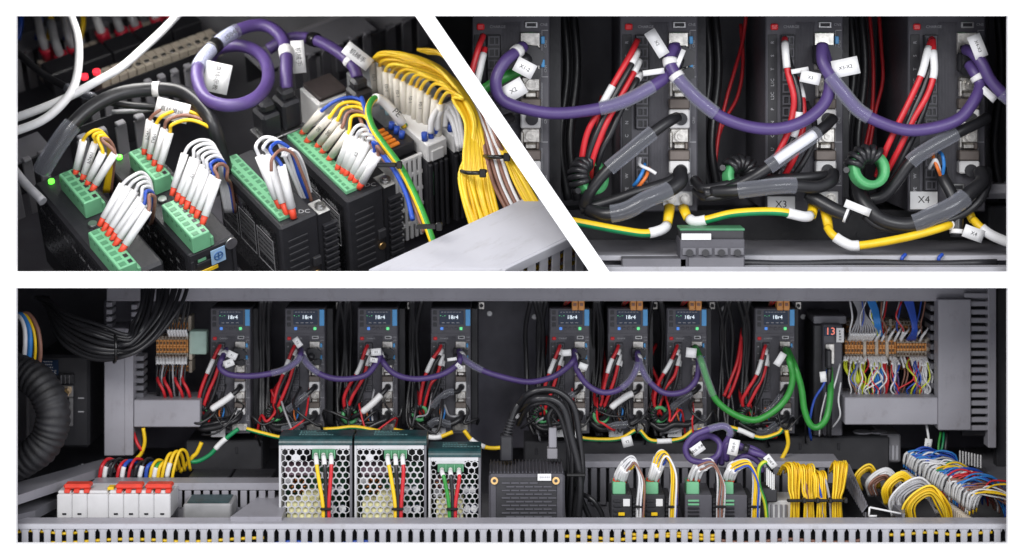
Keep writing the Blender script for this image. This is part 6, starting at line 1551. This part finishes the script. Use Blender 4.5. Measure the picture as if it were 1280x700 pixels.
# PE wire, blue wire
o, p = cable('earth_wire', 'thick green and yellow earth wire with white PE sleeve', 'wire', w1([(506, 158, .03), (494, 143, .05), (480, 127, .07), (468, 124, .08), (461, 138, .08), (466, 158, .075), (480, 182, .065), (499, 205, .055), (514, 233, .045), (527, 265, .03), (543, 308, .01)]), 4.6 * S(.15), None, n=14, stripe=(1, (0, 1, 2, 3, 7, 8, 9, 10)), mats=[YEL, GRN])
sv = build(MB().tube(portion(p, .02, .20), 6.4 * S(.15), 14), 'marker_sleeve', SLV, o)
text('PE', .012, face_cam(P1(496, 141, .062), -45), INK, sv)
cable('loose_wire', 'blue wire following the thick earth wire', 'wire', w1([(452, 122, .075), (458, 140, .075), (464, 165, .07), (478, 192, .06), (494, 214, .05), (508, 245, .035), (516, 275, .02)]), 3.2 * S(.15), BLU)
cable('loose_wire', 'brown wire following the thick earth wire', 'wire', w1([(446, 128, .07), (450, 148, .07), (468, 185, .06), (496, 218, .045), (514, 250, .03), (530, 290, .01)]), 2.6 * S(.15), BRN)
for (x, y_) in ((484, 206), (533, 283)):
    k = thing('bundle_tie', 'black tie on the thick earth wire, ' + ('upper' if y_ < 250 else 'lower'), 'cable tie', P1(x, y_, .06))
    q = P1(x, y_, .066); build(MB().box(q.x - .013, q.x + .012, q.y - .005, q.y + .004, q.z - .003, q.z + .003, .001), 'strap', TIE, k)
    build(MB().box(q.x + .0122, q.x + .020, q.y - .006, q.y + .003, q.z - .005, q.z + .005, .0012), 'tie_head', TIE, k)
# --- background ducts along b
def duct_b(label, pA, pB, c, a_depth, hgt, m, fm, n, fw=.6, lid=True):
    q0, q1 = L1(*pA, c), L1(*pB, c)
    t = thing('wire_duct', label, 'wire duct', F1 @ Matrix.Translation(q0))
    Lb_ = q1.y - q0.y; sk = (q1.x - q0.x) / Lb_
    if lid: build(MB().prism([V((-a_depth, 0, 0)), V((0, 0, 0)), V((sk * Lb_, Lb_, 0)), V((sk * Lb_ - a_depth, Lb_, 0))][::-1], (0, 0, .003)), 'cover', m, t, world=False)
    if n:
        st_ = Lb_ / n; mb = MB().box(-.0015, .0025, 0, st_ * fw, -hgt, -.0008, .001)
        f_ = build(mb, 'finger', fm, t, world=False)
        mb = MB().box(-.005, .006, st_ * fw * .1, st_ * fw * .9, -.0006, .006, .0015); kf = build(mb, 'finger_head', fm, t, world=False)
        for i in range(1, n):
            reuse(f_, t, V((sk * st_ * i, st_ * i, 0))); reuse(kf, t, V((sk * st_ * i, st_ * i, 0)))
        build(MB().box(-a_depth, -a_depth + .002, 0, Lb_, -hgt, -.001), 'rear_wall', BLKM, t, world=False)
    return t
duct_b('row of grey duct fingers behind the purple ring', (112, 132), (262, 74), -.05, .03, .05, DGREY, GPANEL, 9, lid=False)
duct_b('far row of grey duct fingers at the top left', (14, 72), (250, -8), -.13, .05, .07, DGREY, GPANEL, 15)
duct_b('nearer row of grey duct fingers behind the thick black cable', (96, 176), (190, 142), .0, .03, .06, DGREY, GPANEL, 4, lid=False)
duct_b('row of grey duct fingers at the left edge', (8, 212), (66, 188), -.01, .05, .09, DGREY, GPANEL, 3)
duct_b('grey duct behind the pale module', (330, 92), (470, 38), -.05, .06, .05, DGREY, DGREY, 8)
duct_b('far grey duct at the top right of the looped cable', (400, 70), (560, 6), -.08, .08, .06, GPANEL, DGREY, 8)
q0, q1 = L1(126, 104, -.07), L1(275, 48, -.07)
t = thing('terminal_strip', 'beige terminal strip with screw heads behind the purple ring', 'terminal strip', F1 @ Matrix.Translation(q0)); Lb_ = q1.y - q0.y
for k in range(14):
    y0 = Lb_ * k / 14
    s_ = part(t, 'terminal', BEI, (-.030, .004, y0 + .0005, y0 + Lb_ / 14 - .0005, -.03, .004), bev=.0008)
    build(MB().cyl((-.006, y0 + Lb_ / 28, .0041), (-.006, y0 + Lb_ / 28, .0062), .004, 10), 'screw', STEEL, s_, world=False)
q0, q1 = L1(66, 104, -.10), L1(255, 34, -.10)
t = thing('relay_row', 'black relay row behind the beige terminal strip', 'relay', F1 @ Matrix.Translation(q0)); Lb_ = q1.y - q0.y
for k in range(5):
    y0 = Lb_ * k / 5; part(t, 'relay', BLK, (-.045, -.004, y0 + .001, y0 + Lb_ / 5 - .001, -.03, .012), bev=.002)
q0, q1 = L1(50, 84, -.13), L1(240, 20, -.13)
t = thing('terminal_strip', 'blurred beige strip far behind the white cables', 'terminal strip', F1 @ Matrix.Translation(q0)); Lb_ = q1.y - q0.y
for k in range(12): part(t, 'terminal', BEI, (-.012, .006, Lb_ * k / 12 + .0006, Lb_ * (k + 1) / 12 - .0006, -.03, .006), bev=.0008)
for i, (x, y_) in enumerate(((58, 64), (76, 72), (92, 62), (128, 44), (152, 42), (170, 36), (196, 26), (212, 20))):
    m = (GWIRE, GWIRE, GWIRE, WWIRE, GWIRE, GWIRE, WWIRE, GWIRE)[i]
    o, p = cable('ferruled_wire', ORD[i] + ' grey wire with red ferrule from the left in the blurred background', 'wire', w1([(x + 4, y_ + 8, -.124), (x, y_ - 2, -.10), (x - 7, y_ - 20, -.08), (x - 12, y_ - 44, -.08)]), 6 * S(.55), m, n=8)
    build(MB().tube(portion(p, 0, .28), 9 * S(.55), 10), 'ferrule', mat('crimson_ferrule', (.6, .02, .05), .45), o)
for i, (x, m) in enumerate(((24, BLU), (62, YEL), (102, YEL), (84, BLU), (48, BLU))):
    cable('background_wire', {BLU.name: 'blue', YEL.name: 'yellow'}[m.name] + ' blurred background wire, ' + ORD[i] + ' of five at the top left', 'wire', w1([(x, 8, -.08), (x + 2, 28, -.09), (x - 2, 50, -.11)]), 4 * S(.4), m, n=8)
for i, (x, y_) in enumerate(((106, 98), (121, 92))):
    q = P1(x, y_, -.03); o = build(MB().tube([q, q + cx_ * .006], .0055, 12), 'red_lamp', LEDR); meta(o, ('left', 'right')[i] + ' lit red lamp between the white cables', 'lamp')
# small loose things
o = build(MB().tube(catmull(w1([(140, 140, .03), (180, 138, .03), (205, 133, .03)])), 3 * S(.2), 8), 'thin_tube', GWIRE); meta(o, 'thin grey tube under the thick black cable', 'tube')
cable('clear_tube', 'grey clear tube end at the left edge of the upper left view', 'tube', w1([(12, 205, .02), (30, 228, .02), (54, 252, .01)]), 6 * S(.15), GWIRE, n=12)
# --- big pale duct cover at the lower right
q0, q1 = L1(560, 290.5, .035), L1(660, 320, .035)
t = thing('wire_duct', 'broad pale grey duct cover slanting across the lower right corner', 'wire duct', F1 @ Matrix.Translation((q1.x, q0.y, .035)))
wd = q1.x - q0.x
part(t, 'cover', LGREY, (-wd, 0, -.16, .26, -.004, 0), bev=.0015)
part(t, 'cover_lip', LGREY, (-.001, .003, -.16, .26, -.016, -.0005), bev=.001)
mb = MB(); lb(mb, -.002, .001, -.16, -.1465, -.08, -.0165); f_ = build(mb, 'finger', LGREY, t, world=False)
for k in range(1, 22): reuse(f_, t, V((0, .0195 * k, 0)))
part(t, 'rear_wall', LGREY, (-wd, -wd + .002, -.16, .26, -.08, -.0042))
for i in range(7):
    cable('duct_wire', ('brown' if i % 3 == 1 else 'yellow') + ' wire inside the broad pale duct, ' + ORD[i] + ' from the top', 'wire', [F1 @ (V((q1.x, q0.y, .035)) + V((-.014 - .004 * (i % 2), -.15 + .05 * k, -.026 - i * .006 + .004 * math.sin(k * 1.7 + i)))) for k in range(9)], 2.6 * S(.05), BRN if i % 3 == 1 else YEL, n=8)
trim([o for o in COL.objects if o not in B1], [DIAG_L, SLAB_UP, SIDE_L, BOARD_BACK])
